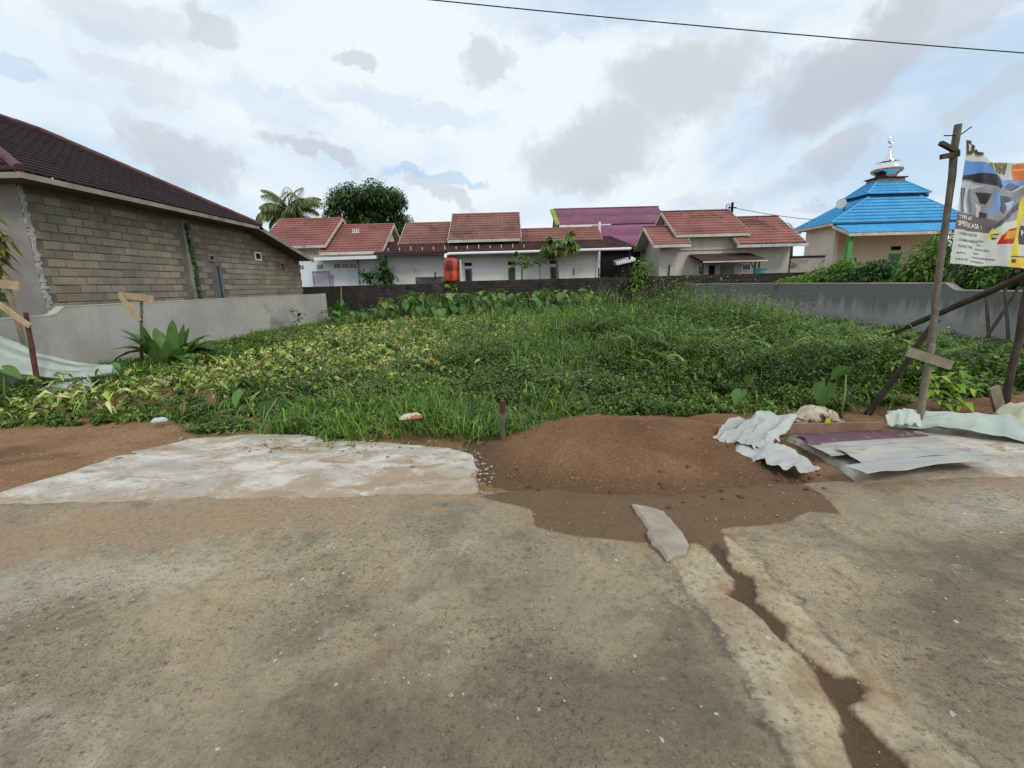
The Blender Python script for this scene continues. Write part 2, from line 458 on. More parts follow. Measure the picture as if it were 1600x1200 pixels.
base = k.mix(k.ramp(g0, .50, .68, 0, .45), base, srgb(98, 88, 74))
gv = k.ramp(k.noise(p, 1.1, 4, .6), .38, .62, .5, 1.0)
base = k.mix(k.math('MULTIPLY', k.ramp(g1, .50, .66), gv), base, srgb(66, 58, 48))
base = k.mix(k.math('MULTIPLY', k.ramp(g2, .50, .66), k.math('MULTIPLY', gv, .9)), base, srgb(64, 57, 49))
base = k.mix(k.ramp(g1, .44, .28, 0, .4), base, srgb(198, 185, 158))
base = k.mix(k.ramp(g3, .60, .70, 0, .4), base, srgb(142, 108, 82))
base = k.mix(k.ramp(k.noise(p, 5, 6, .75), .60, .70, 0, .35), base, srgb(176, 172, 162))
v = k.n('ShaderNodeTexVoronoi'); k.t.links.new(p, v.inputs['Vector']); v.inputs['Scale'].default_value = 24; v.inputs['Randomness'].default_value = 1
chip = k.math('MULTIPLY', k.ramp(v.outputs['Distance'], .27, .18), k.ramp(k.noise(p, 6, 5, .75), .585, .62))
base = k.mix(k.math('MULTIPLY', chip, .7), base, srgb(200, 198, 190))
bdm = k.math('ADD', k.attr('band'), k.math('MULTIPLY', k.math('SUBTRACT', k.noise(p, 9, 7, .8), .5), .22))
bm = k.ramp(bdm, -.012, .012)
bandc = k.mix(k.ramp(g0, .38, .62), srgb(190, 178, 150), srgb(158, 144, 118))
bandc = k.mix(k.ramp(g1, .50, .66, 0, .9), bandc, srgb(84, 72, 56))
bandc = k.mix(k.ramp(k.noise(p, 5, 5, .7), .55, .66, 0, .75), bandc, srgb(134, 108, 80))
rim = k.math('MULTIPLY', k.ramp(bdm, -.06, -.005), k.ramp(bdm, .02, .0))
base = k.mix(k.math('MULTIPLY', rim, k.ramp(k.noise(p, 4.5, 5, .7), .40, .62, 0, .85)), base, srgb(74, 70, 64))
base = k.mix(k.math('MULTIPLY', bm, k.ramp(k.noise(p, 3.2, 6, .7), .34, .58, .22, .8)), base, bandc)
fmm = k.math('ADD', k.attr('film'), k.math('MULTIPLY', k.math('SUBTRACT', k.noise(p, 2.6, 7, .72, .5, (1, 1.7, 1)), .5), 1.7))
fm_m = k.math('MULTIPLY', k.ramp(fmm, -.05, .22), k.ramp(g1, .75, .45, .45, .9))
base = k.mix(fm_m, base, k.mix(k.ramp(g1, .35, .7), srgb(160, 138, 112), srgb(128, 108, 86)))
spm = k.math('ADD', k.attr('spill'), k.math('MULTIPLY', k.math('SUBTRACT', k.noise(p, 16, 5, .75), .5), .045))
sm = k.ramp(spm, -.010, .016)
halo = k.ramp(spm, -.16, .0, 0, .55)
base = k.mix(k.math('MULTIPLY', halo, k.ramp(k.noise(p, 4, 5, .7), .4, .62)), base, srgb(142, 112, 82))
sandc = k.mix(k.ramp(g2, .3, .7), srgb(120, 95, 73), srgb(92, 72, 55))
sandc = k.mix(k.ramp(g0, .42, .62, 0, .6), sandc, srgb(96, 77, 60))
sandc = k.mix(k.ramp(k.attr('crack'), -.004, .012, 0, .8), sandc, k.mix(k.ramp(g2, .3, .7), srgb(88, 70, 53), srgb(60, 47, 36)))
sandc = k.mix(k.math('MULTIPLY', k.ramp(v.outputs['Distance'], .10, .06), k.ramp(k.noise(p, 20, 2, .5), .5, .55)), sandc, srgb(170, 156, 136))
base = k.mix(k.math('MULTIPLY', sm, .97), base, sandc)
k.col(base); k.rough(k.mix(sm, (.86, .86, .86), (.95, .95, .95))); k.b.inputs['Specular IOR Level'].default_value = .22
hh = k.math('ADD', k.math('MULTIPLY', g1, .8), k.math('MULTIPLY', g0, 1.0))
hh = k.math('ADD', hh, k.math('MULTIPLY', k.math('SUBTRACT', 1.0, sm), .6))
k.bump(hh, .36, .010)
M_ROAD = k.m
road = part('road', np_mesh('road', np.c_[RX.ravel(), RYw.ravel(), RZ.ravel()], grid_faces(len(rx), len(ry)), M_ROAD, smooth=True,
            floats={'spill': np.maximum(sp, ck).ravel(), 'crack': ck.ravel(), 'band': bd.ravel(), 'film': fm.ravel(), 'moss': np.maximum(sdpoly(RX, RYw, MOSS_VIGNETTE), sdpoly(RX, RYw, MOSS_VIGNETTE2)).ravel(), 'wash': np.maximum(sdpoly(RX, RYw, WASH), sdpoly(RX, RYw, WASH2)).ravel()}))
tag(road, kind='structure')

# white-washed concrete aprons between road and lot
def apron_material(name, tan=.8):
    k = NT(name); p = k.geo()
    a = k.noise(p, 2.2, 6, .68, .5, (1, 1.8, 1))
    c = k.mix(k.ramp(a, .36, .6), srgb(202, 197, 185), srgb(170, 163, 151))
    c = k.mix(k.ramp(k.noise(p, 1.3, 6, .7, 1.2, (1, 2.2, 1)), .50, .60, 0, tan), c, srgb(158, 132, 104))
    c = k.mix(k.ramp(k.noise(p, 3.8, 6, .75, .8, (1, 2.5, 1)), .54, .64, 0, .55), c, srgb(120, 110, 98))
    sx = k.n('ShaderNodeSeparateXYZ'); k.t.links.new(p, sx.inputs[0])
    fr_ = k.math('ADD', sx.outputs['Y'], k.math('MULTIPLY', k.math('SUBTRACT', k.noise(p, 2.4, 7, .74, .8), .5), 2.6))
    c = k.mix(k.ramp(fr_, 3.40, 3.05, 0, .7), c, srgb(158, 136, 110))
    g = k.noise(p, 60, 4, .7)
    c = k.mix(k.ramp(g, .54, .68, 0, .5), c, srgb(120, 108, 92))
    k.col(c); k.rough(.9); k.b.inputs['Specular IOR Level'].default_value = .2
    k.bump(k.math('ADD', k.math('MULTIPLY', a, 1.5), k.math('MULTIPLY', g, .5)), .5, .02)
    return k.m
M_APRON = apron_material('whitewashed_concrete')
def pour(name, px, mat, front, seed=1, step=.022, lip=.05):
    """a thin poured apron: a height field whose ragged rim dips into the ground and feathers onto the road"""
    P = np.array(XY(px)); lo, hi = P.min(0) - .1, P.max(0) + .1
    xs = np.arange(max(lo[0], -7.5), min(hi[0], 8.5), step); ys = np.arange(lo[1], hi[1], step); A, B = np.meshgrid(xs, ys)
    wx = .10 * (vnoise(A, B, 4, seed, 5) - .5); wy = .10 * (vnoise(A, B, 4, seed + 50, 5) - .5); sd = sdpoly(A + wx, B + wy, P)
    t = np.clip((sd + .01) / lip, 0, 1); t = t * t * (3 - 2 * t)
    tgt = .004 + .022 * np.clip((B - front) / .55, 0, 1) + .012 * (vnoise(A, B, 1.8, seed + 7, 3) - .5) + .006 * (vnoise(A, B, 9, seed + 9, 3) - .5)
    fr_ = np.clip((B - front + .10) / .16, 0, 1)
    Zv = -.06 + (.06 + tgt) * t - .014 * (1 - fr_)
    Fq = grid_faces(len(xs), len(ys)); keep = (sd.ravel()[Fq] > -.05).any(1)
    o = part(name, np_mesh(name, np.c_[A.ravel(), B.ravel(), Zv.ravel()], Fq[keep], mat, smooth=True)); return tag(o, kind='structure')
def slab(name, px, mat, ztop, thick=.10, jag=.028, seed=1, level=0.0, step=.025):
    """a poured slab: dense grid cut along a ragged outline, with a real broken edge"""
    P = np.array(XY(px, level))
    B = []
    for i in range(len(P)):
        a, b = P[i], P[(i + 1) % len(P)]; n = max(2, int(np.linalg.norm(b - a) / (.035 if thick > 0 else .012)))
        for t in np.linspace(0, 1, n, endpoint=False): B.append(a + (b - a) * t)
    B = np.array(B); n = len(B)
    nb = np.c_[vnoise(B[:, 0], B[:, 1], 6, seed, 4) - .5, vnoise(B[:, 0], B[:, 1], 6, seed + 50, 4) - .5]
    B = B + nb * 2 * jag
    # inset ring
    T = np.roll(B, -1, 0) - np.roll(B, 1, 0); T /= np.linalg.norm(T, axis=1)[:, None] + 1e-9
    area = .5 * np.sum(B[:, 0] * np.roll(B[:, 1], -1) - np.roll(B[:, 0], -1) * B[:, 1])
    N = np.c_[-T[:, 1], T[:, 0]] * (1 if area > 0 else -1)
    I = B + N * .018
    bm = bmesh.new()
    lo = [bm.verts.new((x, y, -thick)) for x, y in B]
    mid = [bm.verts.new((x, y, ztop(x, y) - .012)) for x, y in B]
    top = [bm.verts.new((x, y, ztop(x, y))) for x, y in I]
    for i in range(n):
        j = (i + 1) % n
        bm.faces.new((lo[i], lo[j], mid[j], mid[i])); bm.faces.new((mid[i], mid[j], top[j], top[i]))
    edges = [bm.edges.get((top[i], top[(i + 1) % n])) for i in range(n)]
    bmesh.ops.triangle_fill(bm, use_beauty=True, use_dissolve=False, edges=edges)
    bmesh.ops.recalc_face_normals(bm, faces=bm.faces)
    me = bpy.data.meshes.new(name); bm.to_mesh(me); bm.free(); me.materials.append(mat)
    return part(name, me)
pour('concrete_apron', [(-700, 905), (-160, 815), (0, 768), (100, 742), (200, 710), (290, 690), (400, 679), (480, 681), (560, 690), (640, 696), (700, 701), (742, 714),
     (748, 740), (753, 773), (752, 785), (600, 795), (300, 810), (0, 822), (-700, 960)], M_APRON, 3.08, 3)
M_APRON2 = apron_material('stained_concrete', .9)
pour('concrete_apron', [(1225, 683), (1300, 676), (1450, 670), (1640, 668), (1950, 690), (2100, 745), (1600, 757), (1345, 760), (1300, 725), (1262, 700)], M_APRON2, 3.10, 9)

# heaps of brown sand
def heap(name, label, cx, cy, rx_, ry_, h, seed, mat=M_SAND, step=.02, skew=0):
    xs = np.arange(-rx_ * 1.15, rx_ * 1.15, step); ys = np.arange(-ry_ * 1.15, ry_ * 1.15, step)
    A, B = np.meshgrid(xs, ys)
    wx = A + .25 * rx_ * (vnoise(A + cx, B + cy, 1.3, seed, 3) - .5); wy = B + .25 * ry_ * (vnoise(A + cx, B + cy, 1.3, seed + 9, 3) - .5)
    q = np.hypot(wx / rx_, (wy - skew * wx) / ry_)
    hgt = np.clip(1 - q, -.3, 1); hgt = np.where(hgt > 0, hgt ** .8 * (1.35 - .35 * hgt), hgt)
    Zv = h * hgt + .11 * (vnoise(A + cx, B + cy, 2.4, seed + 3, 4) - .5) * np.clip(1.2 - q, 0, 1) * (h / .25) + .03 * np.clip(vnoise(A + cx, B + cy, 9, seed + 7, 3) - .5, 0, 1) + .022 * (vnoise(A + cx, B + cy, 18, seed + 5, 3) - .5) - .01
    o = part(name, np_mesh(name, np.c_[A.ravel(), B.ravel(), Zv.ravel()], grid_faces(len(xs), len(ys)), mat, smooth=True), None)
    o.location = (cx, cy, 0.012)
    tag(o, label, 'sand pile')
    return o
heap('sand_pile', 'broad low mound of brown sand spilling onto the road beside the short stake', 1.06, 3.84, 1.36, .95, .25, 2)
heap('sand_pile', 'small brown soil heap behind the plank left of the crumpled white sheet', 2.16, 4.42, .48, .34, .13, 14)
heap('sand_pile', 'low brown soil bank behind the upright board near the banner posts', 5.3, 4.75, 1.3, .42, .10, 24)
heap('sand_pile', 'flat spread of orange brown soil left of the white concrete apron', -5.3, 4.15, 2.3, .85, .06, 34, M_SOIL)

# loose piece of road crust
ch = slab('concrete_chunk', [(988, 790), (1010, 789), (1040, 800), (1058, 825), (1078, 852), (1070, 866), (1042, 874), (1030, 858), (1018, 850), (1012, 830), (998, 806)],
          weathered('grey_screed', srgb(166, 156, 140), srgb(146, 137, 122), scale=9, fine=80, bump=.4), lambda x, y: .034 + .008 * math.sin(31 * x + 17 * y), thick=-.006, jag=.03, seed=5, level=.02)
tag(ch, 'loose grey slab of broken concrete lying in the brown sand on the road', 'concrete chunk')

# pebbles and crumbs on sand and road (each a few pixels)
M_CRUMB = weathered('pale_pebble', srgb(170, 152, 128), srgb(128, 106, 84), scale=20, bump=0)
def crumb_mesh(seed):
    bm = bmesh.new(); bmesh.ops.create_icosphere(bm, subdivisions=1, radius=1.0); r_ = random.Random(seed)
    for v_ in bm.verts: v_.co = Vector((v_.co.x * r_.uniform(.7, 1.2), v_.co.y * r_.uniform(.6, 1.1), v_.co.z * r_.uniform(.35, .6)))
    me = bpy.data.meshes.new('pebble'); bm.to_mesh(me); bm.free(); return np.array([v.co[:] for v in me.vertices]), np.array([p.vertices[:] for p in me.polygons])
def scatter_crumbs(name, label, n, region, smin, smax, zf, mat, seed):
    r_ = np.random.default_rng(seed); V = []; T = []; nb = 0
    protos = [crumb_mesh(seed + i) for i in range(4)]
    P = np.array(region); lo, hi = P.min(0), P.max(0); got = 0
    while got < n:
        x, y = r_.uniform(lo[0], hi[0]), r_.uniform(lo[1], hi[1])
        if sdpoly(np.array([x]), np.array([y]), region)[0] < 0: continue
        pv, pf = protos[r_.integers(4)]; s = smin + (smax - smin) * r_.random() ** 3; a = r_.uniform(0, 6.28)
        R = np.array([[math.cos(a), -math.sin(a), 0], [math.sin(a), math.cos(a), 0], [0, 0, 1]])
        V.append(pv * s @ R.T + np.array([x, y, float(zf(x, y)) + s * .2])); T.append(pf + nb); nb += len(pv); got += 1
    o = part(name, np_mesh(name, np.vstack(V), np.vstack(T), mat))
    tag(o, label, 'pebbles', kind='stuff'); return o
def moundz(x, y):
    q = math.hypot((x - 1.06) / 1.36, (y - 3.84) / .95); return .012 + .225 * max(0, 1 - q) ** .8 * (1.35 - .35 * max(0, 1 - q)) if q < 1 else .01
scatter_crumbs('gravel', 'pale crumbs scattered over the brown sand', 260, XY([(760, 770), (800, 700), (950, 668), (1150, 690), (1290, 760), (1300, 800), (1100, 830), (850, 820)]), .002, .012, moundz, M_CRUMB, 3)
scatter_crumbs('gravel', 'brown clods of soil lying around the sand mound', 150, XY([(770, 775), (800, 700), (950, 668), (1180, 690), (1320, 745), (1290, 790), (1100, 800), (900, 790)]), .005, .028, moundz, M_SAND, 5)
scatter_crumbs('gravel', 'small chips and grit lying on the worn concrete road', 700, [(-3.6, .7), (4.2, .7), (4.2, 3.0), (-3.6, 3.0)], .002, .009, lambda x, y: .004, weathered('road_grit', srgb(190, 184, 172), srgb(130, 122, 108), scale=30, bump=0), 8)
scatter_crumbs('gravel', 'broken flakes along the crumbled end of the white apron', 110, XY([(690, 698), (750, 708), (772, 735), (770, 775), (738, 772), (738, 718)]), .004, .017, lambda x, y: .012, weathered('white_flake', srgb(184, 178, 166), srgb(140, 130, 116), scale=30, bump=0), 12)
scatter_crumbs('gravel', 'pale chips scattered over the soil beside the left apron', 160, XY([(0, 690), (260, 690), (280, 700), (0, 768)]), .003, .014, lambda x, y: .045, M_CRUMB, 17)
# ------------------------------------------------------------------ boundary walls
M_LWALL = weathered('grey_render', srgb(188, 184, 176), srgb(168, 164, 157), scale=.9, fine=30, stain=(srgb(118, 113, 104), .75), streak=(srgb(138, 134, 126), .22), bump=.12)
M_RWALL_plain = weathered('damp_render', srgb(122, 120, 118), srgb(104, 102, 100), scale=.8, fine=25, stain=(srgb(72, 70, 68), .8), streak=(srgb(80, 78, 76), .85), bump=.12)
k = NT('damp_render'); p = k.geo()
c = k.mix(k.ramp(k.noise(p, .9, 5, .6), .35, .65), srgb(166, 165, 162), srgb(148, 147, 144))
sx = k.n('ShaderNodeSeparateXYZ'); k.t.links.new(p, sx.inputs[0])
drip = k.math('ADD', sx.outputs['Z'], k.math('MULTIPLY', k.math('SUBTRACT', k.noise(p, 1, 5, .65, 0, (4, 4, .25)), .5), 1.5))
c = k.mix(k.ramp(drip, .55, .95, 0, .85), c, srgb(108, 106, 103))
low = k.math('ADD', sx.outputs['Z'], k.math('MULTIPLY', k.math('SUBTRACT', k.noise(p, 1.6, 5, .65), .5), .6))
c = k.mix(k.ramp(low, .36, .24, 0, .9), c, srgb(66, 64, 60))
c = k.mix(k.ramp(k.noise(p, 28, 4, .6), .45, .7, 0, .3), c, srgb(90, 88, 86))
k.col(c); k.rough(.85); k.bump(k.noise(p, 30, 4, .6), .12, .01); M_RWALL = k.m
M_BWALL = weathered('mossy_block_wall', srgb(62, 56, 50), srgb(42, 38, 35), scale=2.0, fine=20, stain=(srgb(96, 88, 78), .5), streak=(srgb(26, 25, 22), .6), bump=.3, rand=.25)
M_PALECONC = weathered('coping', srgb(190, 187, 178), srgb(168, 164, 156), scale=2, bump=.1)
def wall_profile(name, label, x0, x1, ys, zs, mat, footing=None):
    """wall along Y with a stepped top"""
    root = thing(name, label, 'wall', (.5 * (x0 + x1), ys[0], 0))
    n = len(ys); V = []; Fc = []
    for y, z in zip(ys, zs):
        V += [(x0, y, -.3), (x1, y, -.3), (x1, y, z), (x0, y, z)]
    for i in range(n - 1):
        a, b = i * 4, i * 4 + 4
        Fc += [(a + 1, b + 1, b + 2, a + 2), (a, a + 3, b + 3, b), (a + 3, a + 2, b + 2, b + 3)]
    Fc += [(0, 1, 2, 3), (4 * n - 4, 4 * n - 1, 4 * n - 2, 4 * n - 3)]
    b = part('wall_body', mesh('wall_body', V, Fc, mat), root)
    # thin lighter cap of trowelled mortar following the top
    V = []; Fc = []
    for y, z in zip(ys, zs): V += [(x0 - .006, y, z - .012), (x1 + .006, y, z - .012), (x1 + .004, y, z + .008), (x0 - .004, y, z + .008)]
    for i in range(n - 1):
        a, c = i * 4, i * 4 + 4
        Fc += [(a + 1, c + 1, c + 2, a + 2), (a, a + 3, c + 3, c), (a + 3, a + 2, c + 2, c + 3)]
    Fc += [(0, 1, 2, 3), (4 * n - 4, 4 * n - 1, 4 * n - 2, 4 * n - 3)]
    part('mortar_cap', mesh('mortar_cap', V, Fc, M_PALECONC), root)
    return root
LW = wall_profile('boundary_wall', 'light grey rendered wall along the lot below the unplastered block house', -8.25, -8.1, [4.6, 8.0, 8.12, 8.30, 14, 19.6], [1.16, 1.16, 1.18, 1.30, 1.29, 1.27], M_LWALL)
# strip footing of rough concrete at its base
mb = MB(); pts = np.arange(6.5, 19.6, .35)
V = []; Fc = []
for i, y in enumerate(pts):
    w_ = .06 + .10 * random.random(); h_ = .13 + .07 * random.random()
    V += [(-8.098, y, -.1), (-8.1 + w_, y, -.1), (-8.1 + w_ * .8, y, h_ * .7), (-8.098, y, h_)]
for i in range(len(pts) - 1):
    a, c = i * 4, i * 4 + 4; Fc += [(a + 1, c + 1, c + 2, a + 2), (a + 2, c + 2, c + 3, a + 3)]
part('footing', mesh('footing', V, Fc, weathered('rough_footing', srgb(150, 138, 118), srgb(110, 100, 86), scale=5, fine=25, bump=.5)), LW)
mb = MB().box(-8.099, -7.97, 19.61, 19.85, -.2, 1.29); mb.build('end_pillar', M_LWALL, LW)
RW = wall_profile('boundary_wall', 'dark grey rain-stained wall along the lot below the hedge and mosque', 8.8, 8.95, [4.4, 8.95, 9.02, 9.22, 15, 22.8], [1.15, 1.15, 1.17, 1.285, 1.28, 1.26], M_RWALL)
V = []; Fc = []
pts = np.arange(5, 22.8, .3)
for i, y in enumerate(pts):
    w_ = .04 + .12 * random.random(); h_ = .22 + .10 * random.random()
    V += [(8.802, y, -.1), (8.8 - w_, y, -.1), (8.8 - w_ * .6, y, h_ * .7), (8.802, y, h_)]
for i in range(len(pts) - 1):
    a, c = i * 4, i * 4 + 4; Fc += [(a + 1, a + 2, c + 2, c + 1), (a + 2, a + 3, c + 3, c + 2)]
part('footing', mesh('footing', V, Fc, weathered('dark_footing', srgb(74, 70, 64), srgb(52, 50, 46), scale=5, fine=25, bump=.5)), RW)
mb = MB().box(8.74, 8.799, 22.55, 22.83, -.2, 1.33); mb.build('end_pillar', M_RWALL, RW)

# the dark mossy block wall across the back: body of mortar, courses of blocks proud of it
BW = thing('boundary_wall', 'blackened mossy block wall closing the back of the lot', 'wall', (0, 23.2, 0))
M_BMORT = weathered('dark_mortar', srgb(48, 45, 40), srgb(34, 32, 29), scale=3, fine=25, bump=.2)
mb = MB().box(-14, -3.0, 23.20, 23.36, -.3, 1.55); mb.box(-3.0, 20.0, 23.20, 23.36, -.3, 1.63); mb.build('wall_body', M_BMORT, BW)
blk = MB().box(-.19, .19, -.015, .0, -.082, .082); 
blk_me = mesh('block', blk.V, blk.F, M_BWALL)
# nearest strip of blocks that shows between the plants and the wall top: each one its own piece
cnt = 0; restV = MB()
for r_ in range(9):
    z = 1.50 - r_ * .178; x = -8.0 + (r_ % 2) * .195
    while x < 12.5:
        zz = z + (.075 if x > -2.9 else 0)
        if zz > .05:
            vis = (3.6 < x < 8.6 and zz > .5) or (-6.5 < x < 3.8 and zz > 1.12) or (8.6 <= x < 12.4 and zz > 1.25)
            if vis and cnt < 300:
                o = bpy.data.objects.new('block', blk_me); link(o, BW); o.location = (x, random.uniform(-.004, .0), zz); o.rotation_euler = (0, random.uniform(-.012, .012), random.uniform(-.01, .01)); cnt += 1
            else:
                restV.box(x - .19, x + .19, 23.187, 23.205, zz - .082, zz + .082)
        x += .392
ob = restV.build('block_courses', M_BWALL, BW); tag(ob, kind='stuff')
mb = MB().box(-14, -3.0, 23.185, 23.375, 1.551, 1.60); mb.box(-3.001, 20, 23.185, 23.375, 1.631, 1.68); mb.build('coping', weathered('dark_coping', srgb(60, 56, 50), srgb(40, 38, 34), scale=3, bump=.2), BW)

# ------------------------------------------------------------------ roofs
def tile_material(name, c1, c2, dirt, amt=.6):
    k = NT(name); p = k.geo()
    c = k.mix(k.ramp(k.noise(p, .8, 5, .6), .35, .65), c1, c2)
    c = k.mix(k.ramp(k.noise(p, 6, 5, .7), .50, .68, 0, .5), c, tuple(v * .6 for v in c1))
    c = k.mix(k.ramp(k.noise(p, .45, 6, .65, .6), .53, .68, 0, amt), c, dirt)
    k.col(c); k.rough(.75); k.b.inputs['Specular IOR Level'].default_value = .3
    k.bump(k.noise(p, 45, 3, .6), .2, .01)
    return k.m
M_RED = tile_material('red_tile', srgb(150, 100, 94), srgb(132, 86, 82), srgb(90, 66, 62), .5)
M_REDB = tile_material('red_tile_worn', srgb(144, 103, 95), srgb(124, 87, 80), srgb(78, 62, 57), .8)
M_SKIRT = tile_material('blackened_tile', srgb(84, 56, 50), srgb(64, 46, 42), srgb(36, 32, 30), .8)
M_DARKROOF = tile_material('maroon_tile', srgb(50, 35, 35), srgb(40, 28, 28), srgb(30, 22, 22), .6)
M_BLUE = tile_material('blue_metal_tile', srgb(92, 178, 226), srgb(78, 166, 216), srgb(66, 148, 196), .45)
M_FASCIA = weathered('fascia_board', srgb(206, 200, 186), srgb(182, 174, 160), scale=2, stain=(srgb(120, 112, 98), .6), bump=.1)
M_WHITE = weathered('white_paint', srgb(238, 240, 238), srgb(226, 228, 226), scale=1.5, stain=(srgb(176, 176, 170), .5), bump=.05)
M_DARK = weathered('dark_interior', srgb(34, 32, 31), srgb(24, 23, 22), scale=2, bump=0)
M_GLASS = NT('window_glass'); M_GLASS.col((.02, .024, .028)); M_GLASS.rough(.12); M_GLASS = M_GLASS.m

def tile_roof(name, eL, eR, rR, rL, mat, parent, row=.33, wave=.26, amp=.03, step=.055):
    """a roof slope of stepped, rolled tiles between an eave line and a ridge line"""
    eL, eR, rR, rL = [np.array(v, float) for v in (eL, eR, rR, rL)]
    slope = np.linalg.norm((rL + rR - eL - eR) / 2); rows = max(2, int(round(slope / row)))
    nrm_ = np.cross(eR - eL, rL - eL)
    if np.linalg.norm(nrm_) < 1e-6: nrm_ = np.cross(eR - eL, rR - eL)
    nrm_ /= np.linalg.norm(nrm_)
    if nrm_[2] < 0: nrm_ = -nrm_
    along = (eR - eL); Lg = np.linalg.norm(along); along = along / Lg
    V = []; T = []; nb = 0
    for r_ in range(rows):
        t0, t1 = r_ / rows, (r_ + 1) / rows
        a0, b0, a1, b1 = eL + (rL - eL) * t0, eR + (rR - eR) * t0, eL + (rL - eL) * t1, eR + (rR - eR) * t1
        n = max(3, int(np.linalg.norm(b0 - a0) / wave * 5)); s = np.linspace(0, 1, n)[:, None]
        lo = a0 + (b0 - a0) * s; hi = a1 + (b1 - a1) * s
        def wv(P): 
            d = (P - eL) @ along; q = np.abs(np.sin(np.pi * d / wave)); return (amp * (q ** .7))[:, None] * nrm_
        sag = .012 * (vnoise(lo[:, 0], lo[:, 1] * 0 + r_ * 3.3, 2, 77, 2) - .5)[:, None]
        down = lo - np.array([0, 0, .0]) + wv(lo) + nrm_ * step + sag * nrm_
        up_ = hi + wv(hi) + nrm_ * .004
        front = lo + wv(lo) + nrm_ * 0.0
        V += [front, down, up_]
        i = np.arange(n - 1)
        T.append(np.stack([nb + i, nb + i + 1, nb + n + i + 1, nb + n + i], -1)); T.append(np.stack([nb + n + i, nb + n + i + 1, nb + 2 * n + i + 1, nb + 2 * n + i], -1))
        nb += 3 * n
    # underside board
    o = part(name, np_mesh(name, np.vstack(V), np.vstack(T), mat), parent)
    return o
def slope_deck(name, pts, mat, parent, t=.03, drop=.02):
    """thin boarding under a roof slope"""
    P = [Vector(p) - Vector((0, 0, drop)) for p in pts]; n = len(P)
    Q = [p - Vector((0, 0, t)) for p in P]
    Fc = [tuple(range(n)), tuple(range(n, 2 * n))[::-1]] + [(i, i + n, (i + 1) % n + n, (i + 1) % n) for i in range(n)]
    return part(name, mesh(name, P + Q, Fc, mat), parent)
def cap(name, a, b, mat, parent, r=.075):
    mb = MB(); a, b = Vector(a), Vector(b); n = max(2, int((b - a).length / .45))
    for i in range(n):
        p, q = a.lerp(b, i / n), a.lerp(b, (i + 1.12) / n if i < n - 1 else 1)
        mb.tube([p, q], [r, r * .9], 8)
    return mb.build(name, mat, parent, smooth=True)
def board(name, a, b, mat, parent, w=.03, h=.16):
    return MB().bar(a, b, w, h).build(name, mat, parent)
def wallbox(name, x0, x1, y0, y1, z0, z1, mat, parent): return MB().box(x0, x1, y0, y1, z0, z1).build(name, mat, parent)
def window(parent, x0, x1, y, z0, z1, frame_mat, name='window', pane=None, fw=.05, mull=0):
    """frame standing proud of a wall that faces -Y, dark pane set back inside it"""
    mb = MB()
    mb.box(x0, x1, y - .04, y - .001, z1 - fw, z1); mb.box(x0, x1, y - .05, y - .001, z0, z0 + fw)
    mb.box(x0, x0 + fw, y - .04, y - .002, z0 + fw, z1 - fw); mb.box(x1 - fw, x1, y - .04, y - .002, z0 + fw, z1 - fw)
    for i in range(mull):
        xm = x0 + (x1 - x0) * (i + 1) / (mull + 1); mb.box(xm - .015, xm + .015, y - .036, y - .003, z0 + fw, z1 - fw)
    o = mb.build(name, frame_mat, parent)
    base = parent.location
    me = mesh('pane', *(lambda q: (q.V, q.F))(MB().box(x0 + fw, x1 - fw, y - .012, y - .004, z0 + fw, z1 - fw)), pane or M_GLASS)
    me.transform(Matrix.Translation(-base)); po = bpy.data.objects.new('pane', me); link(po, o)
    return o
def vent(parent, x0, x1, y, z0, z1, mat=None):
    """small ventilation block with slats"""
    o = MB().box(x0, x1, y - .02, y - .001, z0, z1).build('vent', mat or M_DARK, parent)
    return o
# ------------------------------------------------------------------ unplastered block house on the left
H1 = thing('block_house', 'unplastered concrete block house with dark maroon hip roof', 'house', (-9.2, 9.07, 0))
k = NT('concrete_block'); p = k.geo()
rnd = k.math('FRACT', k.math('ADD', k.orand(), k.n('ShaderNodeNewGeometry').outputs['Random Per Island']))
c = k.mix(k.ramp(rnd, 0.1, 1.0), srgb(166, 155, 135), srgb(140, 134, 123))
c = k.mix(k.ramp(k.math('FRACT', k.math('MULTIPLY', rnd, 7.3)), .70, .95, 0, .55), c, srgb(132, 112, 94))
c = k.mix(k.ramp(k.noise(p, 1.1, 5, .6), .42, .64, 0, .5), c, srgb(112, 106, 96))
g = k.noise(p, 55, 4, .7)
c = k.mix(k.ramp(g, .45, .65, 0, .5), c, srgb(84, 76, 64))
k.col(c); k.rough(.95); k.b.inputs['Specular IOR Level'].default_value = .1; k.bump(g, .6, .012)
M_BLOCK = k.m
M_MORTAR = weathered('grey_mortar', srgb(122, 114, 101), srgb(100, 94, 84), scale=2.5, fine=40, bump=.3)
M_PLASTER = weathered('raw_plaster', srgb(150, 148, 142), srgb(126, 123, 118), scale=1.2, fine=25, stain=(srgb(100, 97, 92), .6), bump=.1)
def topz(y): return 3.56 if y < 16.5 else 3.56 - (y - 16.5) * .222
V = [(-9.2, 9.07, -.2), (-9.2, 20.4, -.2), (-9.2, 20.4, topz(20.4)), (-9.2, 16.5, 3.56), (-9.2, 9.07, 3.56)]
V += [(-9.36, y, z) for _, y, z in V]
part('side_wall', mesh('side_wall', V, [(0, 1, 2, 3, 4), (9, 8, 7, 6, 5)] + [(i, i + 5, (i + 1) % 5 + 5, (i + 1) % 5) for i in range(5)], M_MORTAR), H1)
wallbox('front_wall', -15.0, -9.201, 9.06, 9.22, -.2, 3.56, M_PLASTER, H1)
wallbox('rear_wall', -15.0, -9.361, 20.2, 20.38, -.2, topz(20.4), M_MORTAR, H1)
wallbox('far_wall', -15.1, -14.95, 9.23, 20.2, -.2, 2.7, M_MORTAR, H1)
